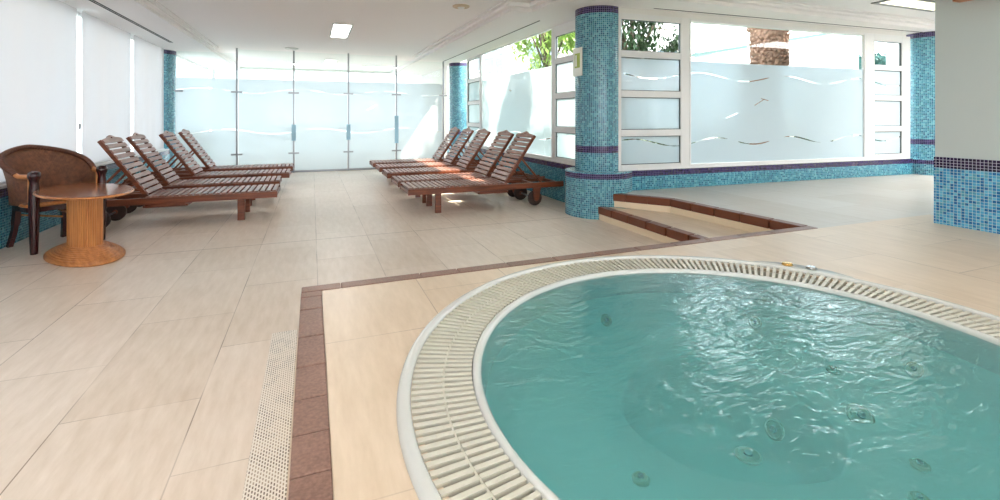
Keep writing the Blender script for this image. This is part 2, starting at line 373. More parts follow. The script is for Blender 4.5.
def empty(name, loc=(0,0,0), rz=0.0):
    o = bpy.data.objects.new(name, None); COL.objects.link(o); o.location = loc; o.rotation_euler = (0,0,rz); o.empty_display_size = 0.1
    return o
def struct(o, label, cat='room'):
    return tag(o, label, cat, None, 'structure')
def uvbox(bm, faces):
    uvl = bm.loops.layers.uv.verify()
    for f in faces:
        f.normal_update(); nn = f.normal; a = max(range(3), key=lambda i: abs(nn[i]))
        for lp in f.loops:
            c = lp.vert.co
            lp[uvl].uv = (c.y, c.z) if a == 0 else ((c.x, c.z) if a == 1 else (c.x, c.y))
def box(bm, x0, x1, y0, y1, z0, z1, M=None, mi=0):
    v = [bm.verts.new((x, y, z)) for x in (x0, x1) for y in (y0, y1) for z in (z0, z1)]
    fs = [bm.faces.new([v[i] for i in q]) for q in ((0,1,3,2),(4,6,7,5),(0,4,5,1),(2,3,7,6),(0,2,6,4),(1,5,7,3))]
    uvbox(bm, fs)
    for f in fs: f.material_index = mi
    if M is not None: bmesh.ops.transform(bm, matrix=M, verts=v)
    return v
def prism(bm, pts, z0, z1, M=None, mi=0):
    """pts in xy, counter-clockwise, extruded in z"""
    a = [bm.verts.new((x, y, z0)) for x, y in pts]; b = [bm.verts.new((x, y, z1)) for x, y in pts]
    fs = [bm.faces.new(a[::-1]), bm.faces.new(b)]
    k = len(pts)
    for i in range(k): fs.append(bm.faces.new((a[i], a[(i+1) % k], b[(i+1) % k], b[i])))
    uvbox(bm, fs)
    for f in fs: f.material_index = mi
    if M is not None: bmesh.ops.transform(bm, matrix=M, verts=a+b)
def lathe(bm, prof, seg=32, cx=0, cy=0, sx=1, sy=1, closed=False, mi=0, rot=0.0, a0=0.0):
    """prof list of (r, z)"""
    uvl = bm.loops.layers.uv.verify(); rings = []
    for r, z in prof:
        rings.append([bm.verts.new((cx + r*sx*math.cos(t)*math.cos(rot) - r*sy*math.sin(t)*math.sin(rot),
                                    cy + r*sx*math.cos(t)*math.sin(rot) + r*sy*math.sin(t)*math.cos(rot), z)) for t in (a0 + 2*PI*i/seg for i in range(seg))])
    k = len(prof)
    for j in range(k if closed else k-1):
        A, B = rings[j], rings[(j+1) % k]; R = max(prof[j][0], 1e-4)
        for i in range(seg):
            i2 = (i+1) % seg
            f = bm.faces.new((A[i], A[i2], B[i2], B[i])); f.material_index = mi
            us = (2*PI*i/seg*R, 2*PI*(i+1)/seg*R)
            vs = (prof[j][1], prof[(j+1) % k][1])
            if abs(vs[0]-vs[1]) < 1e-6: vs = (prof[j][0], prof[(j+1) % k][0])
            for lp, q in zip(f.loops, ((us[0],vs[0]),(us[1],vs[0]),(us[1],vs[1]),(us[0],vs[1]))): lp[uvl].uv = q
    return rings
def cap(bm, ring, mi=0):
    f = bm.faces.new(ring); f.material_index = mi; uvbox(bm, [f])
def tube(bm, pts, rad, seg=8, mi=0, capped=True):
    pts = [Vector(p) for p in pts]; rings = []
    rads = rad if isinstance(rad, (list, tuple)) else [rad]*len(pts)
    up = Vector((0,0,1)); prev = None
    for i, p in enumerate(pts):
        t = (pts[min(i+1, len(pts)-1)] - pts[max(i-1, 0)]).normalized()
        if prev is None:
            a = t.cross(up)
            if a.length < 1e-3: a = t.cross(Vector((1,0,0)))
            a.normalize()
        else:
            a = (prev - t*prev.dot(t)).normalized()
        prev = a; b = t.cross(a)
        rings.append([bm.verts.new(p + (a*math.cos(q) + b*math.sin(q))*rads[i]) for q in (2*PI*k/seg for k in range(seg))])
    for A, B in zip(rings, rings[1:]):
        for k in range(seg):
            f = bm.faces.new((A[k], A[(k+1) % seg], B[(k+1) % seg], B[k])); f.material_index = mi
    if capped:
        for r in (rings[0][::-1], rings[-1]):
            f = bm.faces.new(r); f.material_index = mi
def poly_holed(bm, outer, hole, z0, z1, mi=0):
    """slab with a hole: top, bottom and sides"""
    tri = geometry.tessellate_polygon([[Vector((x, y, 0)) for x, y in outer], [Vector((x, y, 0)) for x, y in hole]])
    P = outer + hole
    a = [bm.verts.new((x, y, z0)) for x, y in P]; b = [bm.verts.new((x, y, z1)) for x, y in P]
    fs = []
    for t in tri:
        fs.append(bm.faces.new([b[i] for i in t])); fs.append(bm.faces.new([a[i] for i in reversed(t)]))
    for off, k in ((0, len(outer)), (len(outer), len(hole))):
        for i in range(k):
            fs.append(bm.faces.new((a[off+i], a[off+(i+1) % k], b[off+(i+1) % k], b[off+i])))
    uvbox(bm, fs)
    for f in fs: f.material_index = mi
def copy_tree(o, parent=None):
    c = o.copy(); COL.objects.link(c); c.parent = parent
    for ch in list(o.children): copy_tree(ch, c)
    return c
def catmull(P, n=6):
    P = [Vector(p) for p in P]; out = []
    for i in range(len(P)-1):
        p0, p1, p2, p3 = P[max(i-1,0)], P[i], P[i+1], P[min(i+2,len(P)-1)]
        for k in range(n):
            t = k/n
            out.append(0.5*((2*p1)+(p2-p0)*t+(2*p0-5*p1+4*p2-p3)*t*t+(3*p1-p0-3*p2+p3)*t**3))
    out.append(P[-1]); return out

# ------------------------------------------------------------------ setting: floors
bm = new()
pit = [(TC.x + 1.29*math.cos(t), TC.y + 1.29*math.sin(t)) for t in (2*PI*i/64 for i in range(64))]
poly_holed(bm, [(XL-0.3,-4.5),(4.2,-4.5),(4.2,16.2),(XL-0.3,16.2)], pit, -0.1, 0.0)
struct(obj('floor', bm, M_fl), 'beige stone tile floor of the lower lounge')
DE = 2.84                                   # deck's far edge
hole = [(TC.x + 1.30*math.cos(t), TC.y + 1.30*math.sin(t)) for t in (2*PI*i/64 for i in range(64))]
bm = new(); poly_holed(bm, [(0.05,-4.5),(PX+0.4,-4.5),(PX+0.4,DE-0.09),(0.05,DE-0.09)], hole, 0.0005, D)
struct(obj('floor_tub_deck', bm, M_deck), 'raised beige tiled deck around the hot tub')
bm = new(); prism(bm, [(3.98,DE-0.089),(PX+0.41,DE-0.089),(PX+0.41,-4.5),(11.0,-4.5),(11.0,6.0),(3.60,6.0),(3.60,4.80),(3.885,4.39)], 0.0005, D-0.001)
struct(obj('floor_upper_hall', bm, M_fr), 'greyish stone tile floor of the upper level by the garden windows')
# landing tread between the two steps
bm = new(); prism(bm, [(3.31,DE-0.002),(3.93,DE-0.002),(3.83,4.37),(3.5,4.73),(3.31,5.0)], 0.0005, D/2)
struct(obj('floor_landing', bm, M_deck), 'beige tiled landing between the two steps')

# brown tile border of the deck (bullnosed)
bm = new()
ys = [2.75+0.09-0.0]
y = 2.75; edges = [2.75, 2.67, 2.50, 2.19, 1.93, 1.71, 1.52, 1.345]
while edges[-1] > -4.2: edges.append(edges[-1]-0.21)
for a, b in zip(edges, edges[1:]):
    box(bm, -0.055, 0.0495, b+0.002, a-0.002, 0.28, D+0.004)
x = -0.055; xs = [-0.055, 0.15, 0.60, 0.83]
while xs[-1] < 3.6: xs.append(xs[-1]+0.33)
xs[-1] = 3.98
for a, b in zip(xs, xs[1:]):
    box(bm, a+0.002, b-0.002, 2.7515, DE, 0.28, D+0.004)
o = obj('trim_1', bm, M_terra, bevel=0.006); struct(o, 'brown terracotta tile border along the deck edge')
bm = new(); box(bm, -0.045, 0.05, -4.5, DE-0.01, 0.0005, 0.2795); box(bm, 0.05, 3.30, DE-0.089, DE-0.012, 0.0005, 0.2795)
struct(obj('trim_2', bm, M_riser), 'cream tiled riser under the brown deck border')

# steps: brown nosings with cream risers
def nosing(pts, z, w=0.10, th=0.055):
    """band of width w that follows the open polyline pts (left side is the tread side)"""
    L = [Vector(p) for p in pts]; off = []
    for i, p in enumerate(L):
        d = (L[min(i+1,len(L)-1)] - L[max(i-1,0)]).normalized(); off.append(p + Vector((-d.y, d.x))*w)
    return L, off
def step_trim(name1, pts, zt, zb, lab):
    bm = new(); L, Of = nosing(pts, zt)
    for i in range(len(L)-1):
        q = [tuple(L[i]), tuple(L[i+1]), tuple(Of[i+1]), tuple(Of[i])]
        n_ = max(1, int((L[i+1]-L[i]).length/0.3+0.5))
        for k in range(n_):
            f0, f1 = k/n_, (k+1)/n_
            g = lambda A, B, f: tuple(Vector(A)*(1-f)+Vector(B)*f)
            prism(bm, [g(q[0],q[1],f0+0.004), g(q[0],q[1],f1-0.004), g(q[3],q[2],f1-0.004), g(q[3],q[2],f0+0.004)], zt-0.082, zt+0.003)
    struct(obj(name1, bm, M_step, bevel=0.005), lab)
    bm = new()
    for i in range(len(L)-1):
        d = (L[i+1]-L[i]).normalized(); nn = Vector((-d.y, d.x))
        prism(bm, [tuple(L[i]+nn*0.008), tuple(L[i+1]+nn*0.008), tuple(L[i+1]+nn*0.09), tuple(L[i]+nn*0.09)], zb+0.0005, zt-0.0825)
    return bm
b1 = step_trim('trim_3', [(3.24,4.98),(3.24,DE+0.004)], D/2, 0.0, 'brown edge tiles of the lower step')
struct(obj('trim_4', b1, M_riser), 'cream riser of the lower step')
b2 = step_trim('trim_5', [(3.38,4.93),(3.50,4.76),(3.80,4.34),(3.90,DE+0.004)], D, D/2, 'brown edge tiles of the upper step')
struct(obj('trim_6', b2, M_riser), 'cream riser of the upper step')

# drain plate at the foot of the deck
bm = new(); box(bm, -0.213, -0.078, -4.4, 3.03, 0.0, 0.006)
tag(obj('drain_grate', bm, M_grate, bevel=0.002), 'white perforated drain cover strip on floor beside brown tile border', 'drain')

# ------------------------------------------------------------------ setting: walls
def segwall(name, A, B, z0, z1, th, mat, label, side=1):
    """wall standing on the line A-B, thick to the left of A->B"""
    A = Vector(A); B = Vector(B); d = (B-A).normalized(); nn = Vector((-d.y, d.x))*th*side
    bm = new(); uvl = bm.loops.layers.uv.verify()
    P = [A, B, B+nn, A+nn]
    a = [bm.verts.new((p.x, p.y, z0)) for p in P]; b = [bm.verts.new((p.x, p.y, z1)) for p in P]
    fs = [bm.faces.new(a[::-1]), bm.faces.new(b)]
    for i in range(4): fs.append(bm.faces.new((a[i], a[(i+1)%4], b[(i+1)%4], b[i])))
    for f in fs:
        for lp in f.loops:
            c = lp.vert.co; s = (Vector((c.x, c.y))-A).dot(d)
            w = (Vector((c.x, c.y))-A).dot(nn.normalized())
            lp[uvl].uv = (s+w, c.z) if abs(f.normal.z) < 0.5 else (s, w+3)
    for f in (fs[0], fs[1]):
        for lp in f.loops:
            c = lp.vert.co; lp[uvl].uv = (c.x, c.y+3)
    return struct(obj(name, bm, mat), label)
SILL = 0.565
segwall('wall_left', (XL,-4.5), (XL,11.68), 0.0, SILL, 0.25, M_par, 'low mosaic parapet under the left blinds')
segwall('wall_lounge_right', (XR,YG+0.9), (XR,5.6), 0.0, SILL, 0.25, M_par, 'low mosaic parapet behind the right loungers')
segwall('wall_garden_right', tuple(WA-(WB-WA)*0.05), tuple(WB), D, SILL, 0.25, M_par, 'low mosaic parapet under the garden windows')
bm = new(); box(bm, XL-0.22, XL-0.005, -4.5, 11.66, SILL, SILL+0.03)
struct(obj('trim_7', bm, M_frame, bevel=0.004), 'white sill over the left parapet')

# white pillar wall on the right
bm = new(); box(bm, PX, PX+0.39, -2.0, PY, 0.90, TOP+0.05); struct(obj('wall_pillar', bm, M_pillar), 'pale grey painted wall end at the right')
bm = new(); box(bm, PX-0.006, PX+0.396, -2.0, PY+0.006, D, 0.90); struct(obj('baseboard_pillar', bm, M_pil), 'blue mosaic skirting with dark top rows at the right')

# shell: far sides that are mostly unseen
bm = new(); box(bm, XL-0.3, 11.1, -4.7, -4.5, 0, 0.9); box(bm, XL-0.3, 11.1, -4.7, -4.5, 2.5, 3.0)
for x in (XL-0.3, 1.0, 5.0, 9.8): box(bm, x, x+0.8, -4.7, -4.5, 0.9, 2.5)  # wide openings added so sky light fills the hall from behind
struct(obj('wall_back', bm, M_white), 'white wall behind the viewer, its wide openings added to let fill light in')
bm = new(); box(bm, 11.0, 11.2, -4.5, 6.2, 0, 3.0); struct(obj('wall_right', bm, M_white), 'white wall at the far right')

# round columns
def column(name, cx, cy, r, z0, z1, base=None, lab='', mat=None):
    e = empty(name, (cx, cy, z0)); tag(e, lab, 'column', None)
    bm = new(); rr = lathe(bm, [(r, z0), (r, z1)], 48, a0=PI); 
    bmesh.ops.translate(bm, verts=bm.verts, vec=(0,0,0))
    s = obj('shaft', bm, mat or M_col, e, smooth=True, loc=(0,0,-z0))
    if base:
        br, bz = base
        bm = new(); rg = lathe(bm, [(br, z0), (br, bz-0.012), (br-0.004, bz-0.003), (br-0.014, bz), (r*0.98, bz)], 56)
        obj('plinth', bm, M_colbase, e, smooth=False, loc=(0,0,-z0))
    return e
c1 = column('round_column', 3.475, 5.31, 0.298, 0.0, SOF, (0.43, SILL), 'large round teal mosaic column with wider plinth beside the steps')
column('round_column', -2.97, 11.9, 0.29, 0.0, SOF, None, 'slim looking teal mosaic column at far left beyond the blinds')
column('round_column', 3.60, 11.95, 0.29, 0.0, SOF, None, 'teal mosaic column at the far end of the right loungers')
column('round_column', 9.63, 4.78, 0.33, D, SOF, (0.42, SILL), 'dark teal mosaic column at far right past the garden windows')

# ------------------------------------------------------------------ windows
def wframe(idx, A, B, z0, z1, bars_z, bars_s, mat_glass, label, fw=0.055, dep=0.05, outer=(0.06,0.06,0.06,0.06), glass_pieces=True, gasket=True):
    """window standing on line A->B (lower-left, seen from the room), thickness to the left of A->B. bars at heights / distances."""
    A = Vector(A); B = Vector(B); L = (B-A).length; d = (B-A)/L
    ang = math.atan2(d.y, d.x); M = Matrix.Translation((A.x, A.y, 0)) @ Matrix.Rotation(ang, 4, 'Z')
    e = empty('window_%d' % idx, (0,0,0)); struct(e, label, 'window')
    l_, r_, b_, t_ = outer
    bm = new()
    if l_: box(bm, 0, l_, 0, dep, z0, z1, M)
    if r_: box(bm, L-r_, L, 0, dep, z0, z1, M)
    if b_: box(bm, l_, L-r_, 0, dep, z0, z0+b_, M)
    if t_: box(bm, l_, L-r_, 0, dep, z1-t_, z1, M)
    zs = [z0+b_] + [q for z in bars_z for q in (z-fw/2, z+fw/2)] + [z1-t_]
    for z in bars_z: box(bm, l_, L-r_, 0, dep, z-fw/2, z+fw/2, M)
    obj('window_frame', bm, M_frame, e, bevel=0.004)
    if gasket:
        bm = new(); g = 0.008
        for a, b in zip(zs[0::2], zs[1::2]):
            x0, x1 = l_, L-r_
            for q in ((x0, x0+g, a, b), (x1-g, x1, a, b), (x0+g, x1-g, a, a+g), (x0+g, x1-g, b-g, b)):
                box(bm, q[0], q[1], 0.016, 0.042, q[2], q[3], M)
        obj('gasket', bm, M_gasket, e)
    for a, b in zip(zs[0::2], zs[1::2]):
        bm = new(); v = [bm.verts.new(M @ Vector(p)) for p in ((l_+0.002,0.028,a+0.002),(L-r_-0.002,0.028,a+0.002),(L-r_-0.002,0.028,b-0.002),(l_+0.002,0.028,b-0.002))]
        bm.faces.new(v); obj('glass_pane', bm, mat_glass, e)
    return e
wd = (WB-WA).normalized()
def wp(s, off=0.0): 
    p = WA + wd*s + Vector((-wd.y, wd.x))*off; return (p.x, p.y)
ZT = 2.57
wframe(1, wp(-0.22,0.0), wp(0.90,0.0), SILL, ZT, (1.045, 1.545, 2.055), (), M_filmR, 'narrow garden window of four stacked panes beside the column', fw=0.085, outer=(0.06,0.14,0.075,0.075))
wframe(2, wp(0.902,0.0), wp(4.308,0.0), SILL, ZT, (), (), M_filmR, 'large etched garden window with clear strip on top', outer=(0.025,0.03,0.055,0.035), gasket=False)
wframe(3, wp(4.31,0.0), wp(5.36,0.0), SILL, ZT, (1.06, 1.555, 2.04), (), M_filmR, 'narrow garden window of four stacked panes at right end', fw=0.085, outer=(0.20,0.20,0.09,0.11))
# lounge window wall, from far (A) to near (B): thickness to the left of A->B is +X
wframe(4, (XR+0.03,10.95), (XR+0.03,9.92), SILL, SOF+0.0, (1.07,1.58,2.10), (), M_filmL, 'narrow far lounge window of stacked panes', fw=0.085, outer=(0.08,0.10,0.075,0.06))
wframe(5, (XR+0.03,9.918), (XR+0.03,6.56), SILL, SOF, (), (), M_filmL, 'large etched lounge window behind the loungers', outer=(0.03,0.03,0.06,0.02), gasket=False)
wframe(6, (XR+0.03,6.558), (XR+0.03,5.60), SILL, SOF, (1.06,1.57,2.10), (), M_filmL, 'narrow lounge window of stacked panes beside the big column', fw=0.085, outer=(0.09,0.06,0.075,0.16))
bm = new()
L_ = (WB-WA).length
Mw = Matrix.Translation((WA.x, WA.y, 0)) @ Matrix.Rotation(math.atan2(wd.y, wd.x), 4, 'Z')
box(bm, -0.24, L_-0.2, 0.0, 0.25, ZT, SOF, Mw)
struct(obj('trim_8', bm, M_white), 'white lintel over the garden windows')
bm = new(); box(bm, 0.08, L_-0.2, -0.012, 0.24, SILL, SILL+0.022, Mw)
struct(obj('trim_9', bm, M_frame, bevel=0.003), 'white sill under the garden windows')
bm = new(); box(bm, XR-0.012, XR+0.24, 5.76, 11.6, SILL, SILL+0.022)
struct(obj('trim_10', bm, M_frame, bevel=0.003), 'white sill under the lounge windows')

# left blinds
def blind(y0, y1, lab):
    e = empty('roller_blind', (XL-0.06, (y0+y1)/2, SILL+0.03)); tag(e, lab, 'blind')
    bm = new(); n_ = 24; hz = SOF-SILL-0.03
    rows = []
    for j in range(2):
        rows.append([bm.verts.new((0.006*math.sin(i*1.3), (y0-y1)/2 + (y1-y0)*i/n_, 0.01 + j*(hz-0.012))) for i in range(n_+1)])
    for i in range(n_): bm.faces.new((rows[0][i], rows[0][i+1], rows[1][i+1], rows[1][i]))
    obj('fabric', bm, M_blind, e, smooth=True)
    bm = new(); box(bm, -0.008, 0.012, (y0-y1)/2, (y1-y0)/2, 0.0, 0.022); obj('bottom_rail', bm, M_frame, e)
    return e
BL = [(-4.3,-0.9,'translucent white roller blind far behind on the left wall'), (-0.8,2.6,'translucent white roller blind on the left wall nearest the viewer'),
      (2.7,5.4,'translucent white roller blind left of the wicker armchair'), (5.46,7.66,'wide white roller blind behind the wicker armchair'),
      (7.80,9.60,'pinkish white roller blind between the two bright gaps'), (9.74,11.50,'white roller blind next to the far left mosaic column')]
for a, b, t in BL: blind(a, b, t)
wframe(7, (XL-0.12,-4.4), (XL-0.12,11.5), SILL+0.03, SOF, (), (), M_filmF, 'left window wall behind the blinds', outer=(0.1,0.1,0.04,0.05), gasket=False)
bm = new()
for yy in (5.43, 2.65, -0.85): box(bm, XL-0.13, XL-0.075, yy-0.03, yy+0.03, SILL+0.03, SOF)
struct(obj('trim_11', bm, M_frame), 'window posts between the blinds')
e = empty('blind_chain', (XL-0.03, 7.66, 1.1)); tag(e, 'thin bead chain with grey weight hanging beside the blind', 'blind chain')
bm = new(); tube(bm, [(0,0,1.5),(0,0,0.0)], 0.003, 6); obj('chain', bm, M_frame, e)
bm = new(); lathe(bm, [(0.001,-0.01),(0.012,0.0),(0.012,0.06),(0.001,0.07)], 12); obj('chain_weight', bm, M_steel, e, smooth=True)

# ------------------------------------------------------------------ ceiling
bm = new()
# main plate above, soffits below it
prism(bm, [(XL-0.3,-4.6),(11.1,-4.6),(11.1,5.2),(3.52,5.2),(3.52,16.2),(XL-0.3,16.2)], TOP, TOP+0.08)
struct(obj('ceiling', bm, M_ceil), 'white ceiling of the hall')
def coving(name, path, lab, steps=((0.0,SOF),(0.09,SOF+0.035),(0.10,SOF+0.05),(0.2,TOP-0.012)), ):
    pass
bm = new()
box(bm, XL-0.25, -1.97, -4.5, 16.0, SOF, TOP-0.0005)
struct(obj('ceiling_soffit_left', bm, M_ceil), 'lowered ceiling band along the left windows')
bm = new()
prism(bm, [(2.42,5.72),(2.72,5.72),(2.72,4.50),(11.0,4.50),(11.0,5.15),(3.51,5.15),(3.51,16.0),(2.42,16.0)], SOF, TOP-0.0005)
struct(obj('ceiling_soffit_right', bm, M_ceil), 'lowered ceiling band along the right windows')
bm = new(); 
box(bm, -1.9695, -1.90, -4.5, 11.6, SOF+0.045, TOP-0.0005); box(bm, -1.9, -1.84, -4.5, 11.6, SOF+0.075, TOP-0.0005)
struct(obj('trim_12', bm, M_ceil, bevel=0.006), 'stepped coving along the left soffit')
bm = new()
box(bm, 2.34, 2.4195, 5.64, 11.6, SOF+0.045, TOP-0.0005); box(bm, 2.27, 2.34, 5.57, 11.6, SOF+0.075, TOP-0.0005)
box(bm, 2.42, 2.7195, 5.64, 5.7195, SOF+0.045, TOP-0.0005)
box(bm, 2.64, 2.7195, 4.42, 5.64, SOF+0.045, TOP-0.0005); box(bm, 2.72, 11.0, 4.42, 4.4995, SOF+0.045, TOP-0.0005); box(bm, 2.64, 11.0, 4.35, 4.42, SOF+0.075, TOP-0.0005)
struct(obj('trim_13', bm, M_ceil, bevel=0.006), 'stepped coving along the right soffit')

def slot_diffuser(x0, x1, y0, y1, lab, along='y', nb=2):
    e = empty('slot_diffuser', ((x0+x1)/2, (y0+y1)/2, SOF)); tag(e, lab, 'air vent')
    hx, hy = (x1-x0)/2, (y1-y0)/2
    bm = new(); box(bm, -hx, hx, -hy, hy, -0.003, -0.0005); obj('slot_frame', bm, M_frame, e)
    for k in range(nb):
        bm = new()
        if along == 'y':
            w = 2*hx/nb; a = -hx + k*w; box(bm, a+w*0.18, a+w*0.82, -hy+0.01, hy-0.01, -0.005, -0.0032)
        else:
            w = 2*hy/nb; a = -hy + k*w; box(bm, -hx+0.01, hx-0.01, a+w*0.18, a+w*0.82, -0.005, -0.0032)
        obj('slot', bm, M_slot, e)
    return e
slot_diffuser(-2.47, -2.40, 3.0, 10.5, 'long black double slot air diffuser over the left blinds')
slot_diffuser(3.03, 3.065, 6.15, 11.6, 'thin dark slot air diffuser above the lounge windows', nb=1)
sl = slot_diffuser(-2.75, 2.75, -0.016, 0.016, 'thin dark slot air diffuser above the garden windows', along='x', nb=1)
p = WA + wd*3.0; sl.location = (p.x, p.y-0.09, SOF); sl.rotation_euler = (0,0,math.atan2(wd.y, wd.x))

def ceil_panel(x0, x1, y0, y1, lab, lamp, grp=None, trim=None, f=0.028):
    e = empty('ceiling_light', ((x0+x1)/2, (y0+y1)/2, TOP)); tag(e, lab, 'ceiling light', grp)
    hx, hy = (x1-x0)/2, (y1-y0)/2
    bm = new(); box(bm, -hx, hx, -hy, -hy+f, -0.014, -0.0005); box(bm, -hx, hx, hy-f, hy, -0.014, -0.0005); box(bm, -hx, -hx+f, -hy+f, hy-f, -0.014, -0.0005); box(bm, hx-f, hx, -hy+f, hy-f, -0.014, -0.0005)
    obj('frame', bm, trim or M_trim, e)
    bm = new(); box(bm, -hx+f, hx-f, -hy+f, hy-f, -0.008, -0.0005); obj('diffuser', bm, lamp, e)
    return e
ceil_panel(0.30, 0.62, 8.0, 9.35, 'lit rectangular ceiling light between the two rows of loungers', M_lamp)
ceil_panel(6.78, 8.1, 3.62, 4.0, 'lit yellowish ceiling light near the garden windows at right', M_lampwarm, trim=M_lampgrey, f=0.05)
ceil_panel(8.2, 10.2, 2.3, 3.1, 'added unseen fill panel over the upper hall, past the pale pillar wall', M_lamp)  # out of view, added to light the upper hall
ceil_panel(0.9, 2.2, 0.6, 0.95, 'added unseen fill panel over the hot tub', M_fillpanel)  # out of view, added as fill for tub and deck
ceil_panel(-1.4, -0.1, 2.2, 2.55, 'added unseen fill panel over the open floor by the tub deck', M_fillpanel)  # added above the frame to brighten the near lounge floor
ceil_panel(-1.4, -0.1, -2.2, -1.85, 'added unseen fill panel behind the viewer on the left', M_lamp)  # added behind the camera as interior fill
ceil_panel(2.2, 3.5, -2.2, -1.85, 'added unseen fill panel behind the viewer on the right', M_lamp)  # second added fill source behind the camera
ceil_panel(4.0, 4.9, 0.6, 0.95, 'added unseen fill panel between tub and pale pillar wall', M_fillpanel)  # added out of frame to fill the right side of the deck
ceil_panel(-1.4, -0.1, 0.0, 0.35, 'added unseen fill panel above the floor left of the drain strip', M_fillpanel)  # added overhead fill for the floor at left, never in view
ceil_panel(-1.6, -0.4, 14.4, 14.7, 'added fill panel at left in the room beyond the partition', M_lamp)  # added to brighten the ceiling of the far room
ceil_panel(1.4, 2.6, 14.4, 14.7, 'added fill panel at right in the room beyond the partition', M_lamp)  # added pair to the left one, brightens the far room
ceil_panel(0.30, 0.62, 13.2, 14.0, 'ceiling light in the room beyond the glass partition', M_lamp)

def disc(name, x, y, z, r, mat, lab, cat):
    e = empty(name, (x, y, z)); tag(e, lab, cat)
    bm = new(); g = lathe(bm, [(r, -0.0005), (r, -0.012), (r*0.86, -0.022)], 28); cap(bm, g[-1]); obj('cover', bm, mat, e)
    bm = new(); g = lathe(bm, [(r*0.42, -0.0225), (r*0.36, -0.036)], 20); cap(bm, g[-1]); obj('sensor', bm, M_frame, e)
disc('ceiling_speaker', 1.86, 6.13, TOP, 0.115, M_tan, 'small round beige ceiling speaker near the ceiling coving', 'ceiling speaker')
disc('smoke_detector', -0.41, 11.25, TOP, 0.14, M_trim, 'round white smoke detector on ceiling before the glass partition', 'smoke detector')

# ------------------------------------------------------------------ glass partition at the back
PXs = [-1.51, -0.38, 0.79, 1.90, 3.07]
e = empty('glass_partition', (0, YG, 0)); tag(e, 'frosted glass partition with clear wavy lines and steel posts', 'glass partition')
xs_ = [-2.66] + PXs
for a, b in zip(xs_, xs_[1:]):
    bm = new(); v = [bm.verts.new(p) for p in ((a+0.02,0,0.035),(b-0.02,0,0.035),(b-0.02,0,TOP-0.02 if b < 2.3 and a > -1.9 else SOF-0.01),(a+0.02,0,TOP-0.02 if b < 2.3 and a > -1.9 else SOF-0.01))]
    bm.faces.new(v); obj('glass_panel', bm, M_filmG, e)
for x in PXs:
    zt = TOP-0.002 if x < 2.3 and x > -1.95 else SOF-0.002
    bm = new(); box(bm, x-0.018, x+0.018, -0.06, -0.02, 0.0, zt); p_ = obj('post', bm, M_steel, e, bevel=0.003)
    for z in (1.79, 0.44):
        bm = new(); box(bm, x-0.11, x+0.11, -0.078, -0.0605, z-0.018, z+0.018); obj('glass_clamp', bm, M_steel, p_, bevel=0.003)
for x, z0, z1 in ((-2.60,1.775,1.81),):
    bm = new(); box(bm, x-0.05, x+0.10, -0.06, -0.02, z0, z1); obj('glass_clamp', bm, M_steel, e, bevel=0.003)
for x, z0, z1 in ((-0.38,0.72,1.08),(0.79,0.72,1.08),(1.90,0.62,1.28)):
    bm = new(); box(bm, x-0.045, x+0.045, -0.105, -0.085, z0, z1)
    for z in (z0+0.05, z1-0.05): tube(bm, [(x,-0.086,z),(x,-0.058,z)], 0.008, 8)
    tag(obj('door_pull', bm, M_pull, e, bevel=0.004), 'bluish door pull')
bm = new(); box(bm, -2.66, 3.09, -0.035, 0.035, 0.0, 0.045); obj('bottom_rail', bm, M_steel, e, bevel=0.003)

# room beyond
wframe(8, (-2.7,15.9), (3.9,15.9), 0.02, TOP-0.02, (2.0,), (), M_filmF, 'bright window wall of the room beyond the partition', outer=(0.08,0.08,0.05,0.05), gasket=False)
bm = new(); box(bm, XL-0.2, XL-0.02, 12.3, 15.9, 0, 0.9); struct(obj('wall_far_left', bm, M_white), 'low white wall in the room beyond')
wframe(9, (XL-0.05,12.3), (XL-0.05,15.9), 0.9, SOF, (), (), M_filmF, 'left window of the room beyond the partition', outer=(0.06,0.06,0.05,0.05), gasket=False)
bm = new(); box(bm, XR+0.0, XR+0.2, 12.62, 15.9, 0, SOF); struct(obj('wall_far_right', bm, M_white), 'white wall at right in the room beyond')

# ------------------------------------------------------------------ hot tub
tub = empty('hot_tub', (TC.x, TC.y, D)); tag(tub, 'round white overflow hot tub with slatted ivory grating, sunk in the tiled deck', 'hot tub')
bm = new(); lathe(bm, [(1.322,-0.03),(1.320,0.008),(1.323,0.017),(1.330,0.022),(1.343,0.023),(1.357,0.018),(1.364,0.008),(1.366,0.0015)], 160)
# bulge that carries the two control knobs
ka = math.atan2(2.05-TC.y, 2.82-TC.x)
ring = []
for i in range(25):
    f = i/24; a = ka + (f-0.5)*0.40; r = 1.345 + 0.085*math.sin(PI*f)**0.6
    ring.append((r*math.cos(a), r*math.sin(a)))
inner = [(1.335*math.cos(ka+(f-0.5)*0.40), 1.335*math.sin(ka+(f-0.5)*0.40)) for f in [i/24 for i in range(24, -1, -1)]]
prism(bm, (ring+inner), 0.002, 0.021)
obj('outer_rim', bm, M_gel, tub, smooth=False)
tub.children[0].modifiers.new('b', 'BEVEL').width = 0.003
for f in tub.children[0].data.polygons: f.use_smooth = True
es = tub.children[0].modifiers.new('es', 'NODES') if False else None
bm = new(); lathe(bm, [(1.106,-0.03),(1.105,0.006),(1.100,0.012),(1.092,0.014),(1.082,0.011),(1.074,0.002),(1.070,-0.02),(1.066,-0.06),(1.055,-0.12)], 160)
obj('inner_lip', bm, M_gel, tub, smooth=True)
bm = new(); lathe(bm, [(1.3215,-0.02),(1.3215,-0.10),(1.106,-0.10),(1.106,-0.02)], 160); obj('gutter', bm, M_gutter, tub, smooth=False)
NS = 236
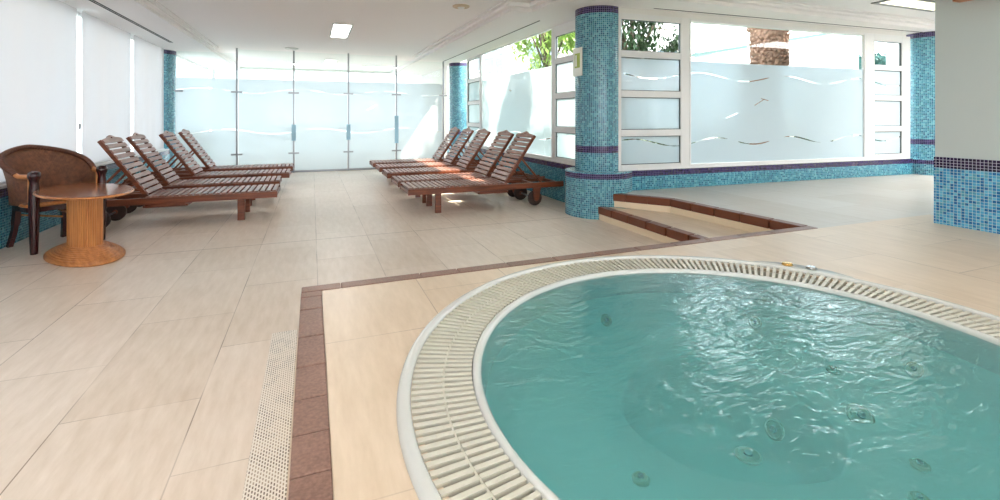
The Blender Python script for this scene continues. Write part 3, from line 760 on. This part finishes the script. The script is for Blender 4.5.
for nm, r0, r1 in (('outer_grating', 1.212, 1.318), ('inner_grating', 1.108, 1.206)):
    bm = new()
    for i in range(NS):
        a = 2*PI*i/NS; w = PI*(r0+r1)/2/NS*0.52
        M = Matrix.Rotation(a, 4, 'Z')
        box(bm, r0, r1, -w, w, -0.008, 0.010, M)
    obj(nm, bm, M_slat, tub)
bm = new(); lathe(bm, [(1.206,-0.02),(1.206,0.006),(1.212,0.006),(1.212,-0.02)], 160); obj('grating_rib', bm, M_slat, tub, smooth=False)
# basin shell: wall, seat, deep well with a soft four-sided outline
WELL = [(1.36,1.83),(1.61,1.98),(1.86,1.93),(2.01,1.72),(2.02,1.50),(1.96,1.27),(1.75,1.13),(1.56,1.14),(1.38,1.22),(1.25,1.36),(1.21,1.56),(1.25,1.72)]
wpts = catmull([(x-TC.x, y-TC.y, 0) for x, y in (WELL+[WELL[0]])], 8)[:-1]
wc = sum(wpts, Vector())/len(wpts)
def well_r(a, s):
    # radius of the well outline seen from its centre, along direction a
    best = None
    for i in range(len(wpts)):
        p, q = wpts[i]-wc, wpts[(i+1)%len(wpts)]-wc
        a1 = math.atan2(p.y, p.x); a2 = math.atan2(q.y, q.x)
        d1 = (a-a1+PI) % (2*PI)-PI; d2 = (a2-a+PI) % (2*PI)-PI
        if (d1 >= 0 and d2 >= 0) or (d1 <= 0 and d2 <= 0):
            if abs(d1)+abs(d2) < 1:
                t = abs(d1)/max(abs(d1)+abs(d2), 1e-6); return (p.lerp(q, t)).length*s
    return wc.length and 0.4*s
SEAT, FLR = -0.30, -0.66
seg = 128
bm = new(); prev = None
prof = [('c',1.055,-0.12),('c',1.03,-0.20),('c',0.99,-0.27),('c',0.93,-0.30),('c',0.80,SEAT),('m',0.5,SEAT),('w',1.06,SEAT-0.002),('w',1.0,SEAT-0.03),('w',0.985,SEAT-0.12),('w',0.96,FLR+0.04),('w',0.90,FLR),('w',0.4,FLR),('w',0.02,FLR)]
rings = []
for kind, s, z in prof:
    rg = []
    for i in range(seg):
        a = 2*PI*i/seg
        if kind == 'c': p = Vector((s*math.cos(a), s*math.sin(a), z))
        elif kind == 'w':
            r = well_r((a+PI)%(2*PI)-PI, s); p = Vector((wc.x + r*math.cos(a), wc.y + r*math.sin(a), z))
        else:
            r = well_r((a+PI)%(2*PI)-PI, 1.06)
            p = (Vector((0.80*math.cos(a), 0.80*math.sin(a), z)) + Vector((wc.x + r*math.cos(a), wc.y + r*math.sin(a), z)))/2
        rg.append(bm.verts.new(p))
    rings.append(rg)
for A, B in zip(rings, rings[1:]):
    for i in range(seg): bm.faces.new((A[i], A[(i+1)%seg], B[(i+1)%seg], B[i]))
obj('basin', bm, M_basin, tub, smooth=True)
# jets and drains
def jet(x, y, z, r, tilt=None, dark=False, lab=None):
    bm = new(); g = lathe(bm, [(r,0.0),(r,0.008),(r*0.8,0.014),(r*0.72,0.012)], 20); cap(bm, g[-1], 0)
    j = obj('jet', bm, M_jet, tub, smooth=False, loc=(x-TC.x, y-TC.y, z))
    if tilt: j.rotation_euler = tilt
    bm = new(); g = lathe(bm, [(r*0.34,0.013),(r*0.30,0.02)], 14); cap(bm, g[-1]); obj('nozzle', bm, M_jetdark, j)
    return j
jet(1.91,1.655,FLR+0.002,0.060).name = 'floor_drain'
j = jet(1.985,1.575,-0.50,0.045); j.rotation_euler = (0,-math.radians(72),0.1)
for x, y in ((1.04,1.33),(2.0,1.02),(1.82,0.93),(2.36,1.56)): jet(x, y, SEAT+0.004 if math.hypot(x-TC.x, y-TC.y) < 0.8 else SEAT+0.012, 0.030)
def wall_jet(ang, z=-0.235, r=0.034):
    R_ = 1.01
    j = jet(TC.x + R_*math.cos(ang), TC.y + R_*math.sin(ang), z, r)
    j.rotation_euler = (0, -math.radians(58), ang)
for x, y in ((1.58,2.33),(2.36,2.0),(2.62,1.35)): wall_jet(math.atan2(y-TC.y, x-TC.x))
j = jet(2.10,1.28,SEAT+0.006,0.05); j.rotation_euler = (0.5,-0.3,0); j['label'] = 'tilted dark suction fitting'
# control knobs on the rim bulge
for (dx, rr, mt, lb) in ((0.055, 1.378, M_gold, 'brass coloured control knob'), (-0.035, 1.378, M_chrome, 'chrome control knob')):
    a = ka + dx
    bm = new(); g = lathe(bm, [(0.030,0.0),(0.032,0.006),(0.026,0.014),(0.020,0.016)], 24); cap(bm, g[-1])
    k_ = obj('control_knob', bm, mt, tub, smooth=False, loc=(rr*math.cos(a), rr*math.sin(a), 0.021)); k_['label'] = lb

bm = new(); g = lathe(bm, [(1.0735,-0.006)], 96); rings = [g[0]]
bot = [bm.verts.new((1.0735*math.cos(2*PI*i/96), 1.0735*math.sin(2*PI*i/96), FLR-0.06)) for i in range(96)]
bm.faces.new(g[0]); bm.faces.new(bot[::-1])
for i in range(96): bm.faces.new((g[0][i], bot[i], bot[(i+1)%96], g[0][(i+1)%96]))
tag(obj('water', bm, M_water, loc=(TC.x, TC.y, D)), 'clear turquoise rippling water filling the round tub', 'water', kind='stuff')
# concrete pan under the tub
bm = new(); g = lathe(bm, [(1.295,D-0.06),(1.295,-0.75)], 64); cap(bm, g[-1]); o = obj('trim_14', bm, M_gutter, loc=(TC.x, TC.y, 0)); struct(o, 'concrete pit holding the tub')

# ------------------------------------------------------------------ sun loungers
def make_lounger():
    L = 2.23; H = 0.33; hw = 0.31
    root = empty('sun_lounger', (0,0,0))
    bm = new()
    for s in (-1, 1):
        box(bm, 0.0, L, s*hw-(0.03 if s > 0 else 0), s*hw+(0 if s > 0 else 0.03), H-0.075, H)
    for x in (0.004, 0.70, 1.37, 1.80, L-0.05): box(bm, x, x+0.04, -hw+0.031, hw-0.031, H-0.070, H-0.022)
    for s in (-1, 1):   # inner runners at the head that carry the strut
        box(bm, 1.42, L-0.06, s*0.225-0.012, s*0.225+0.012, H-0.055, H-0.012)
    obj('frame', bm, M_teak, root, bevel=0.004)
    bm = new(); n_ = 20
    for i in range(n_):
        x = 0.012 + i*0.0685; box(bm, x, x+0.047, -hw+0.012, hw-0.012, H+0.0005, H+0.016)
    obj('seat_slats', bm, M_teakslat, root, bevel=0.002)
    for s in (-1, 1):
        bm = new(); box(bm, 0.36, 0.44, s*0.255-0.022, s*0.255+0.022, 0.0, H-0.0205); obj('leg', bm, M_teak, root, bevel=0.004)
    for s in (-1, 1):
        bm = new(); prism(bm, [(1.75,H-0.076),(1.77,0.085),(1.80,0.07),(1.84,0.085),(1.87,H-0.076)], -0.016, 0.016, Matrix.Translation((0, s*0.290, 0)) @ Matrix.Rotation(PI/2, 4, 'X') if False else None)
        # stand the bracket up: local y was height
        for v in bm.verts: x_, h_, w_ = v.co; v.co = (x_, s*0.290 + w_, h_)
        obj('wheel_bracket', bm, M_teak, root, bevel=0.003)
        bm = new(); g = lathe(bm, [(0.10,-0.018),(0.106,-0.012),(0.106,0.012),(0.10,0.018)], 28); cap(bm, g[0][::-1]); cap(bm, g[-1])
        for v in bm.verts: x_, y_, z_ = v.co; v.co = (x_, z_, y_)
        w = obj('wheel', bm, M_wheel, root, loc=(1.80, s*0.245, 0.106))
        bm = new(); g = lathe(bm, [(0.026,-0.03),(0.026,0.03)], 16); cap(bm, g[0][::-1]); cap(bm, g[1])
        for v in bm.verts: x_, y_, z_ = v.co; v.co = (x_, z_, y_)
        obj('hub', bm, M_teak, w)
    bm = new(); tube(bm, [(1.80,-0.22,0.106),(1.80,0.22,0.106)], 0.011, 10); obj('axle', bm, M_steel, root)
    bm = new(); box(bm, 0.96, 1.40, -0.24, 0.24, 0.205, 0.232); box(bm, 0.98, 1.38, -0.25, -0.24, 0.205, 0.25); box(bm, 0.98, 1.38, 0.24, 0.25, 0.205, 0.25)
    obj('pull_out_tray', bm, M_teak, root, bevel=0.003)
    # backrest in its own plane: local x along the back, then tilted up
    th = math.radians(55.5); Mb = Matrix.Translation((1.345, 0, H+0.006)) @ Matrix.Rotation(-th, 4, 'Y')
    bm = new()
    for s in (-1, 1):
        bm = new(); box(bm, 0.0, 0.79, s*0.262-0.014, s*0.262+0.014, -0.022, 0.018, Mb)
        obj('backrest_rail', bm, M_teak, root, bevel=0.003)
    bm = new()
    for i in range(10):
        x = 0.03 + i*0.0705; box(bm, x, x+0.050, -0.282, 0.282, 0.0185, 0.034, Mb)
    obj('backrest_slats', bm, M_teakslat, root, bevel=0.002)
    # crest board with a low gable and a small hole
    out = [(0.735,-0.282),(0.735,0.282),(0.775,0.282),(0.785,0.262),(0.80,0.12),(0.826,0.045),(0.832,0.0),(0.826,-0.045),(0.80,-0.12),(0.785,-0.262),(0.775,-0.282)]
    hl = [(0.795+0.012*math.cos(t), 0.026*math.sin(t)) for t in (2*PI*i/12 for i in range(12))]
    bm = new(); poly_holed(bm, out, hl, 0.0185, 0.036); bmesh.ops.transform(bm, matrix=Mb, verts=bm.verts); obj('crest_board', bm, M_teakslat, root)
    bm = new()
    p0 = Mb @ Vector((0.42, 0, -0.03))
    for s in (-1, 1): tube(bm, [(p0.x, s*0.225, p0.z), (1.93, s*0.225, H-0.035)], 0.015, 6)
    tube(bm, [(p0.x, -0.25, p0.z), (p0.x, 0.25, p0.z)], 0.012, 6)
    obj('back_support', bm, M_teak, root)
    return root
proto = make_lounger()
RY = [6.33, 7.10, 8.15, 9.08, 9.98]; LY = [6.80, 7.78, 8.82, 9.90]
rl = ['slatted teak lounger nearest the big mosaic column, right row', 'slatted teak lounger second from the big column in the right row',
      'slatted teak lounger in the middle of the right row of five', 'slatted teak lounger fourth from the big column in the right row',
      'slatted teak lounger farthest back in the right row, next to the glass partition']
ll = ['slatted teak lounger nearest the wicker armchair and oval table', 'slatted teak lounger second from the wicker armchair in left row',
      'slatted teak lounger third from the armchair in left row', 'slatted teak lounger farthest back in left row, before the glass partition']
for i, y in enumerate(RY):
    o = proto if i == 0 else copy_tree(proto)
    o.location = (1.13 - (0.0 if i < 4 else 0.01), y, 0); tag(o, rl[i], 'sun lounger', 'loungers in the right row')
for i, y in enumerate(LY):
    o = copy_tree(proto); o.rotation_euler = (0,0,PI + (0.0,0.01,-0.008,0.005)[i]); o.location = ((-0.40,-0.43,-0.34,-0.33)[i], y, 0)
    tag(o, ll[i], 'sun lounger', 'loungers in the left row')

# ------------------------------------------------------------------ oval rattan table
tb = empty('oval_table', (-1.915,5.40,0), -1.02); tag(tb, 'oval wooden coffee table on a honey rattan pedestal, before the armchair', 'table')
bm = new(); g = lathe(bm, [(1.0,0.0)], 64, sx=0.60, sy=0.30)
bm.free(); bm = new()
def ell(prof, seg=64):
    """prof list of (a, b, z)"""
    rg = []
    for a_, b_, z_ in prof: rg.append([bm.verts.new((a_*math.cos(t), b_*math.sin(t), z_)) for t in (2*PI*i/seg for i in range(seg))])
    uvl = bm.loops.layers.uv.verify()
    for A, B in zip(rg, rg[1:]):
        for i in range(seg):
            f = bm.faces.new((A[i], A[(i+1)%seg], B[(i+1)%seg], B[i]))
            for lp, q in zip(f.loops, (i, i+1, i+1, i)): lp[uvl].uv = (q/seg, lp.vert.co.z)
    bm.faces.new(rg[0][::-1]); bm.faces.new(rg[-1])
ell([(0.55,0.305,0.566),(0.575,0.325,0.570),(0.582,0.332,0.578),(0.577,0.327,0.587)]); obj('table_edge', bm, M_rattan_h, tb, smooth=False)
bm = new(); ell([(0.575,0.325,0.5872),(0.572,0.322,0.591)]); obj('tabletop', bm, M_tabletop, tb)
bm = new(); ell([(0.20,0.112,0.10),(0.20,0.112,0.5655)], 48)
for i in range(48):
    t = 2*PI*i/48; tube(bm, [(0.20*math.cos(t),0.113*math.sin(t),0.10),(0.20*math.cos(t),0.113*math.sin(t),0.565)], 0.008, 6, capped=False)
obj('pedestal', bm, M_rattan, tb, smooth=True)
bm = new(); pr = []
K = 9
for i in range(K):
    f = i/(K-1); a_ = 0.515 - 0.295*f; b_ = 0.265-0.135*f; z_ = 0.018 + 0.082*f**0.8
    pr += [(a_-0.006, b_-0.006, z_-0.006), (a_+0.002, b_+0.002, z_), (a_-0.006, b_-0.006, z_+0.006)] if i else [(a_-0.01,b_-0.01,0.0),(a_, b_, 0.006),(a_,b_,0.018)]
ell(pr); obj('base', bm, M_rattan_h, tb, smooth=True)

# ------------------------------------------------------------------ wicker armchair
ch = empty('wicker_armchair', (-2.365,5.965,0), -0.735); tag(ch, 'brown wicker tub armchair with dark mahogany legs by the left parapet', 'armchair')
def backplan(t):
    """t in -1..1 : plan position along the shell from one arm front to the other"""
    P = [(0.20,0.275),(0.06,0.30),(-0.08,0.295),(-0.19,0.235),(-0.255,0.125),(-0.275,0.0)]
    P = [Vector((x,y,0)) for x, y in P]; P = P + [Vector((p.x,-p.y,0)) for p in P[-2::-1]]
    f = (t+1)/2*(len(P)-1); i = min(int(f), len(P)-2); u_ = f-i
    p0, p1, p2, p3 = P[max(i-1,0)], P[i], P[i+1], P[min(i+2,len(P)-1)]
    return 0.5*((2*p1)+(p2-p0)*u_+(2*p0-5*p1+4*p2-p3)*u_*u_+(3*p1-p0-3*p2+p3)*u_**3)
def topz(t):
    a = abs(t)
    s = max(0.0, 1-(a/0.82)**1.35)
    return 0.695 + 0.245*s**0.9
def shell_pt(t, h, off=0.0):
    p = backplan(t); z = 0.43 + (topz(t)-0.43)*h
    out = Vector((p.x+0.02, p.y, 0)); out.normalize()
    lean = (0.13*max(0,1-abs(t)*1.1) + 0.02)*h*(z-0.43)/0.5
    return Vector((p.x, p.y, z)) + out*(lean+off)
bm = new(); uvl = bm.loops.layers.uv.verify(); NU, NV = 64, 14
def grid(off):
    return [[bm.verts.new(shell_pt(-1+2*i/NU, j/NV, off)) for j in range(NV+1)] for i in range(NU+1)]
G0 = grid(0.0); G1 = grid(-0.018)
for G in (G0, G1):
    for i in range(NU):
        for j in range(NV):
            f = bm.faces.new((G[i][j], G[i+1][j], G[i+1][j+1], G[i][j+1]))
            for lp, (a_, b_) in zip(f.loops, ((i,j),(i+1,j),(i+1,j+1),(i,j+1))): lp[uvl].uv = (a_/NU*1.5, b_/NV*0.45)
for i in range(NU): bm.faces.new((G0[i][NV], G0[i+1][NV], G1[i+1][NV], G1[i][NV])); bm.faces.new((G0[i][0], G0[i+1][0], G1[i+1][0], G1[i][0]))
for k in (0, NU):
    for j in range(NV): bm.faces.new((G0[k][j], G0[k][j+1], G1[k][j+1], G1[k][j]))
obj('backrest', bm, M_wicker, ch, smooth=True)
bm = new()    # braided rim: three strands twisted along the top
for s in range(3):
    pts = []
    for i in range(240):
        t = -0.80 + 1.60*i/239; c = shell_pt(t, 1.0, -0.009); ph = i*0.62 + s*2*PI/3
        out = Vector((c.x, c.y, 0)).normalized(); pts.append(c + out*0.015*math.cos(ph) + Vector((0,0,0.015*math.sin(ph)+0.008)))
    tube(bm, pts, 0.0125, 6)
obj('braided_rim', bm, M_braid, ch, smooth=True)
for s in (-1, 1):
    bm = new(); pts = [shell_pt(s*(1-0.055*k), 1.0, -0.009)+Vector((0,0,0.006)) for k in range(0, 7)]
    pts = [Vector((0.245, -s*0.277, 0.70))] + pts
    tube(bm, pts, [0.016,0.02,0.022,0.022,0.021,0.02,0.018,0.014], 10); obj('armrest', bm, M_rattan_h, ch, smooth=True)
    bm = new(); tube(bm, [(0.195,s*0.27,0.43),(0.195,s*0.272,0.69)], 0.016, 10); obj('arm_post', bm, M_rattan, ch, smooth=True)
bm = new(); pts = [(0.25,0.25),(0.25,-0.25),(0.05,-0.285),(-0.12,-0.27),(-0.24,-0.15),(-0.265,0),(-0.24,0.15),(-0.12,0.27),(0.05,0.285)]
pts = [(p.x, p.y) for p in catmull([(x,y,0) for x,y in pts+[pts[0]]], 5)[:-1]]
prism(bm, pts[::-1], 0.425, 0.465); obj('seat', bm, M_wicker, ch, bevel=0.012)
bm = new(); tube(bm, [(0.262, y_, 0.442) for y_ in (-0.25,-0.1,0.1,0.25)], 0.02, 8); tube(bm, [(x_, 0.285*(1 if x_>-0.1 else 0.8), 0.435) for x_ in (0.25,0.1,-0.12)], 0.018, 8); tube(bm, [(x_, -0.285*(1 if x_>-0.1 else 0.8), 0.435) for x_ in (0.25,0.1,-0.12)], 0.018, 8)
obj('seat_band', bm, M_rattan_h, ch, smooth=True)
bm = new()
prism(bm, [(p[0]*0.97, p[1]*0.97) for p in pts[::-1]], 0.375, 0.4245); obj('seat_apron', bm, M_wick_dark, ch)
for s in (-1, 1):   # turned front legs rising to the arm knob
    bm = new(); rg = lathe(bm, [(0.027,0.0),(0.029,0.02),(0.036,0.25),(0.040,0.42),(0.038,0.58),(0.032,0.655),(0.036,0.675),(0.046,0.70),(0.048,0.72),(0.040,0.745),(0.018,0.757)], 20); cap(bm, rg[0][::-1]); cap(bm, rg[-1])
    obj('leg', bm, M_wick_dark, ch, smooth=True, loc=(0.262, s*0.272, 0))
for s in (-1, 1):   # sabre back legs
    bm = new(); tube(bm, catmull([(-0.20,s*0.185,0.40),(-0.205,s*0.19,0.28),(-0.222,s*0.20,0.14),(-0.262,s*0.215,0.0)], 5), [0.034]*8+[0.027]*8, 4)
    obj('leg', bm, M_wick_dark, ch, smooth=False)
bm = new(); tube(bm, [(-0.21,-0.15,0.30),(0.24,-0.05,0.30)], 0.009, 8); tube(bm, [(-0.21,0.15,0.30),(0.24,0.05,0.30)], 0.009, 8); obj('stretcher', bm, M_rattan, ch)

# ------------------------------------------------------------------ sign on the column
sa = math.radians(179); cx, cy = 3.475, 5.31
sg = empty('exit_sign', (cx + 0.305*math.cos(sa), cy + 0.305*math.sin(sa), 1.955), sa); tag(sg, 'small white and green notice plate high on the large mosaic column', 'sign')
bm = new(); box(bm, -0.004, 0.004, -0.115, 0.115, -0.18, 0.18); obj('plate', bm, M_sign, sg, bevel=0.002)
bm = new(); box(bm, 0.0042, 0.006, -0.065, 0.065, -0.075, 0.11); obj('green_panel', bm, M_green, sg)
bm = new(); box(bm, 0.0062, 0.007, -0.048, -0.012, -0.055, 0.09); obj('pictogram', bm, M_sign, sg)
# wooden wall fitting on the pillar (only its lower edge shows)
wl = empty('wooden_wall_lamp', (PX-0.002, 2.12, 2.225)); tag(wl, 'light wood wall fitting high on the right pale wall, cut by frame', 'wall lamp')
bm = new(); prism(bm, [(-0.13,-0.20),(-0.10,-0.22),(0.0,-0.22),(0.0,0.22),(-0.10,0.22),(-0.13,0.20)], 0.0, 0.03); obj('shelf', bm, M_rattan_h, wl, bevel=0.004)
bm = new(); prism(bm, [(-0.11,-0.18),(0.0,-0.20),(0.0,0.20),(-0.11,0.18)], 0.0305, 0.22); obj('shade', bm, M_rattan, wl, bevel=0.004)

# ------------------------------------------------------------------ outdoors
bm = new(); box(bm, -60, 60, -60, 60, -0.6, -0.5); struct(obj('ground', bm, M_paving), 'pale paving of the garden outside')
def slab_wall(name, A, B, th, zs, mat, lab, cat, z0=-0.5):
    A = Vector(A); B = Vector(B); d = (B-A).normalized(); nn = Vector((-d.y, d.x))*th
    bm = new(); P = [(A, zs[0]), (B, zs[1]), (B+nn, zs[1]), (A+nn, zs[0])]
    a = [bm.verts.new((p.x,p.y,z0)) for p, z in P]; b = [bm.verts.new((p.x,p.y,z)) for p, z in P]
    bm.faces.new(a[::-1]); bm.faces.new(b)
    for i in range(4): bm.faces.new((a[i], a[(i+1)%4], b[(i+1)%4], b[i]))
    return bm
gw = empty('garden_wall', (8.5,9.0,-0.5)); tag(gw, 'white ramp wall with sloping coping seen through the clear glass top', 'wall')
bm = slab_wall('', (8.2,9.0), (13.5,8.3), 0.2, (2.62,3.55), M_stucco, '', ''); bmesh.ops.translate(bm, verts=bm.verts, vec=(-8.5,-9.0,0.5)); obj('wall_body', bm, M_stucco, gw)
bm = slab_wall('', (8.1,8.96), (13.5,8.24), 0.28, (2.70,3.63), M_stucco, '', '', 2.62)
for v in bm.verts:
    if v.co.z < 2.65: v.co.z = 2.625 + (v.co.x-8.1)/5.4*0.93
bmesh.ops.translate(bm, verts=bm.verts, vec=(-8.5,-9.0,0.5)); obj('coping', bm, plain('coping_stone', srgb(84,106,104), 0.8), gw)
def shrub(x, y, rx, lab, seed):
    r = random.Random(seed); e = empty('garden_shrub', (x, y, -0.5)); tag(e, lab, 'shrub', 'shrubs along the garden wall')
    bm = new()
    for k in range(7):
        a = 2*PI*k/7; tube(bm, [(0,0,0),(0.2*math.cos(a)*rx,0.2*math.sin(a),0.6),(0.6*math.cos(a)*rx,0.35*math.sin(a),1.3)], [0.03,0.02,0.008], 5)
    obj('stem', bm, M_bark, e)
    bm = new()
    for i in range(2600):
        v_ = Vector((r.gauss(0,1), r.gauss(0,1), r.gauss(0,1))).normalized()*r.uniform(0.55,1.0)
        M = Matrix.Translation((v_.x*rx, v_.y*0.45, 0.85+v_.z*0.85)) @ Matrix.Rotation(r.uniform(0,2*PI),4,'Z') @ Matrix.Rotation(r.uniform(-1.2,1.2),4,'Y')
        s_ = 0.085*r.uniform(0.7,1.3)
        bm.faces.new([bm.verts.new(M @ Vector(q)) for q in ((-s_,0,0),(0,-s_*0.4,0.01),(s_,0,0),(0,s_*0.4,0.01))])
    obj('foliage', bm, M_leaf, e)
shrub(6.9,8.35,1.2,'low green shrub left of the palm trunk, before the white ramp wall',21)
shrub(9.4,8.1,1.15,'low green shrub in the middle of the white ramp wall',22)
shrub(11.1,7.85,0.45,'small green shrub at the right end of the white ramp wall',23)
bd = empty('neighbouring_building', (12,17,-0.5)); tag(bd, 'bright white neighbouring building beyond the garden wall', 'building')
bm = new(); box(bm, -7, 12, 0, 4, 0, 9); obj('facade', bm, M_stucco, bd)
for i in range(8):
    for z in (3.4, 6.2):
        bm = new(); box(bm, -6.2+i*2.1, -5.2+i*2.1, -0.06, -0.002, z, z+1.3); obj('window', bm, M_glassdark, bd)
bm = new()
for i in range(40): box(bm, -6.8+i*0.45, -6.76+i*0.45, -1.0, -0.96, 2.9, 3.9)
box(bm, -6.8, 11, -1.02, -0.94, 3.9, 3.96); box(bm, -6.9, 11.2, -1.1, -0.002, 2.75, 2.9); obj('balcony_railing', bm, plain('pinkish_rail', srgb(206,170,160), 0.6), bd)
# palm trunk with leaf-base scales
pt = empty('palm_trunk', (6.95,5.62,-0.5)); tag(pt, 'thick rough palm tree trunk just outside the garden window', 'palm tree')
bm = new(); pr = [(0.235+0.01*math.sin(i*1.7)+(0.05 if i > 12 else 0.0), i*0.25) for i in range(22)]
lathe(bm, pr, 24); obj('trunk', bm, M_palm, pt, smooth=True)
bm = new()
for j in range(80):
    for i in range(22):
        a = 2*PI*(i+0.5*(j%2))/22 + rnd.uniform(-0.08,0.08); z = 0.1+j*0.06; r = 0.225+(0.05 if z > 3.1 else 0.0)
        M = Matrix.Rotation(a, 4, 'Z') @ Matrix.Translation((r, 0, z)) @ Matrix.Rotation(math.radians(20+rnd.uniform(-10,12)), 4, 'Y')
        w = 0.042; h = rnd.uniform(0.05,0.10)
        v = [bm.verts.new(M @ Vector(q)) for q in ((0,-w,0),(0,w,0),(0.035,w*0.55,h),(0.035,-w*0.55,h),(0.05,0,h*0.5))]
        bm.faces.new((v[0],v[1],v[4])); bm.faces.new((v[1],v[2],v[4])); bm.faces.new((v[2],v[3],v[4])); bm.faces.new((v[3],v[0],v[4]))
obj('leaf_bases', bm, M_palm, pt)
bm = new()
for k in range(18):
    a = 2*PI*k/18; n_ = 10; L_f = 1.5
    P = [Vector((math.cos(a)*L_f*f*0.9, math.sin(a)*L_f*f*0.9, 4.9 + 0.9*math.sin(f*2.2) - 0.9*f*f)) for f in [q/n_ for q in range(n_+1)]]
    tube(bm, P, 0.015, 4)
    for i in range(1, n_):
        for s in (-1, 1):
            d = (P[i+1 if i < n_ else i]-P[i-1]).normalized(); side = d.cross(Vector((0,0,1))).normalized()*s
            tip = P[i] + side*0.5 + d*0.25 + Vector((0,0,-0.12)); w = d*0.03
            bm.faces.new([bm.verts.new(P[i]-w), bm.verts.new(P[i]+w), bm.verts.new(tip)])
obj('fronds', bm, M_leafy, pt)
def leafy_tree(x, y, zc, rx, ry, rz, nleaf, mat, lab, seed, leaf=0.09, trunk=0.07):
    r = random.Random(seed)
    e = empty('garden_tree', (x, y, -0.5)); tag(e, lab, 'tree')
    bm = new(); tube(bm, [(0,0,0),(0.05,0.03,zc*0.5),(0,0,zc+0.5)], [trunk,trunk*0.8,trunk*0.5], 8)
    for k in range(9):
        a = r.uniform(0, 2*PI); q = r.uniform(0.5,0.95)
        tube(bm, [(0,0,zc*0.75+k*0.06),(rx*0.4*math.cos(a), ry*0.4*math.sin(a), zc+0.3),(rx*q*math.cos(a), ry*q*math.sin(a), zc+0.5+r.uniform(-0.5,0.7)*rz)], [trunk*0.45,trunk*0.3,0.01], 6)
    obj('trunk', bm, M_bark, e, smooth=True)
    bm = new(); cl = [(r.gauss(0,0.45), r.gauss(0,0.45), r.gauss(0,0.45)) for _ in range(34)]
    for i in range(nleaf):
        c = r.choice(cl); p = Vector((c[0]+r.gauss(0,0.16), c[1]+r.gauss(0,0.16), c[2]+r.gauss(0,0.16)))
        if p.length > 1: p = p.normalized()*r.uniform(0.8,1)
        p = Vector((p.x*rx, p.y*ry, p.z*rz + zc + 0.5))
        M = Matrix.Translation(p) @ Matrix.Rotation(r.uniform(0,2*PI),4,'Z') @ Matrix.Rotation(r.uniform(-1.2,1.2),4,'Y')
        s = leaf*r.uniform(0.7,1.3)
        v = [bm.verts.new(M @ Vector(q)) for q in ((-s,0,0),(0,-s*0.38,0.01),(s,0,0),(0,s*0.38,0.01))]
        bm.faces.new(v)
    obj('foliage', bm, mat, e)
leafy_tree(5.5,7.3,3.15,1.2,1.0,1.15,9000,M_leaf,'dark green leafy tree behind the large round column',3,leaf=0.065)
leafy_tree(5.1,9.9,3.4,1.0,1.2,1.2,3600,M_leafy,'bright yellow-green tree outside the lounge window',5)
gp = empty('garden_post', (11.12,6.95,-0.5)); tag(gp, 'white square post at left end of the dark hedge', 'post')
bm = new(); box(bm, -0.09, 0.09, -0.09, 0.09, 0, 4.2); obj('shaft', bm, M_stucco, gp); bm = new(); box(bm, -0.11, 0.11, -0.11, 0.11, 4.2, 4.26); obj('cap', bm, M_frame, gp)
bh = empty('garden_hedge', (11.75,6.9,-0.5)); tag(bh, 'dark green hedge beyond the right end of the garden windows', 'hedge')
bm = new(); box(bm, -0.0, 2.5, 0, 0.3, 0, 3.15)
obj('hedge_core', bm, M_hedge, bh)
bm = new(); r = random.Random(11)
for i in range(5200):
    p = Vector((r.uniform(-0.05,2.5), r.choice((-0.03, r.uniform(0,0.3))), r.uniform(0.0,3.22)))
    M = Matrix.Translation(p) @ Matrix.Rotation(r.uniform(0,2*PI),4,'Z') @ Matrix.Rotation(r.uniform(-1.3,1.3),4,'Y'); s = 0.06
    bm.faces.new([bm.verts.new(M @ Vector(q)) for q in ((-s,0,0),(0,-s*0.5,0),(s,0,0),(0,s*0.5,0))])
obj('hedge_leaves', bm, M_hedge, bh)
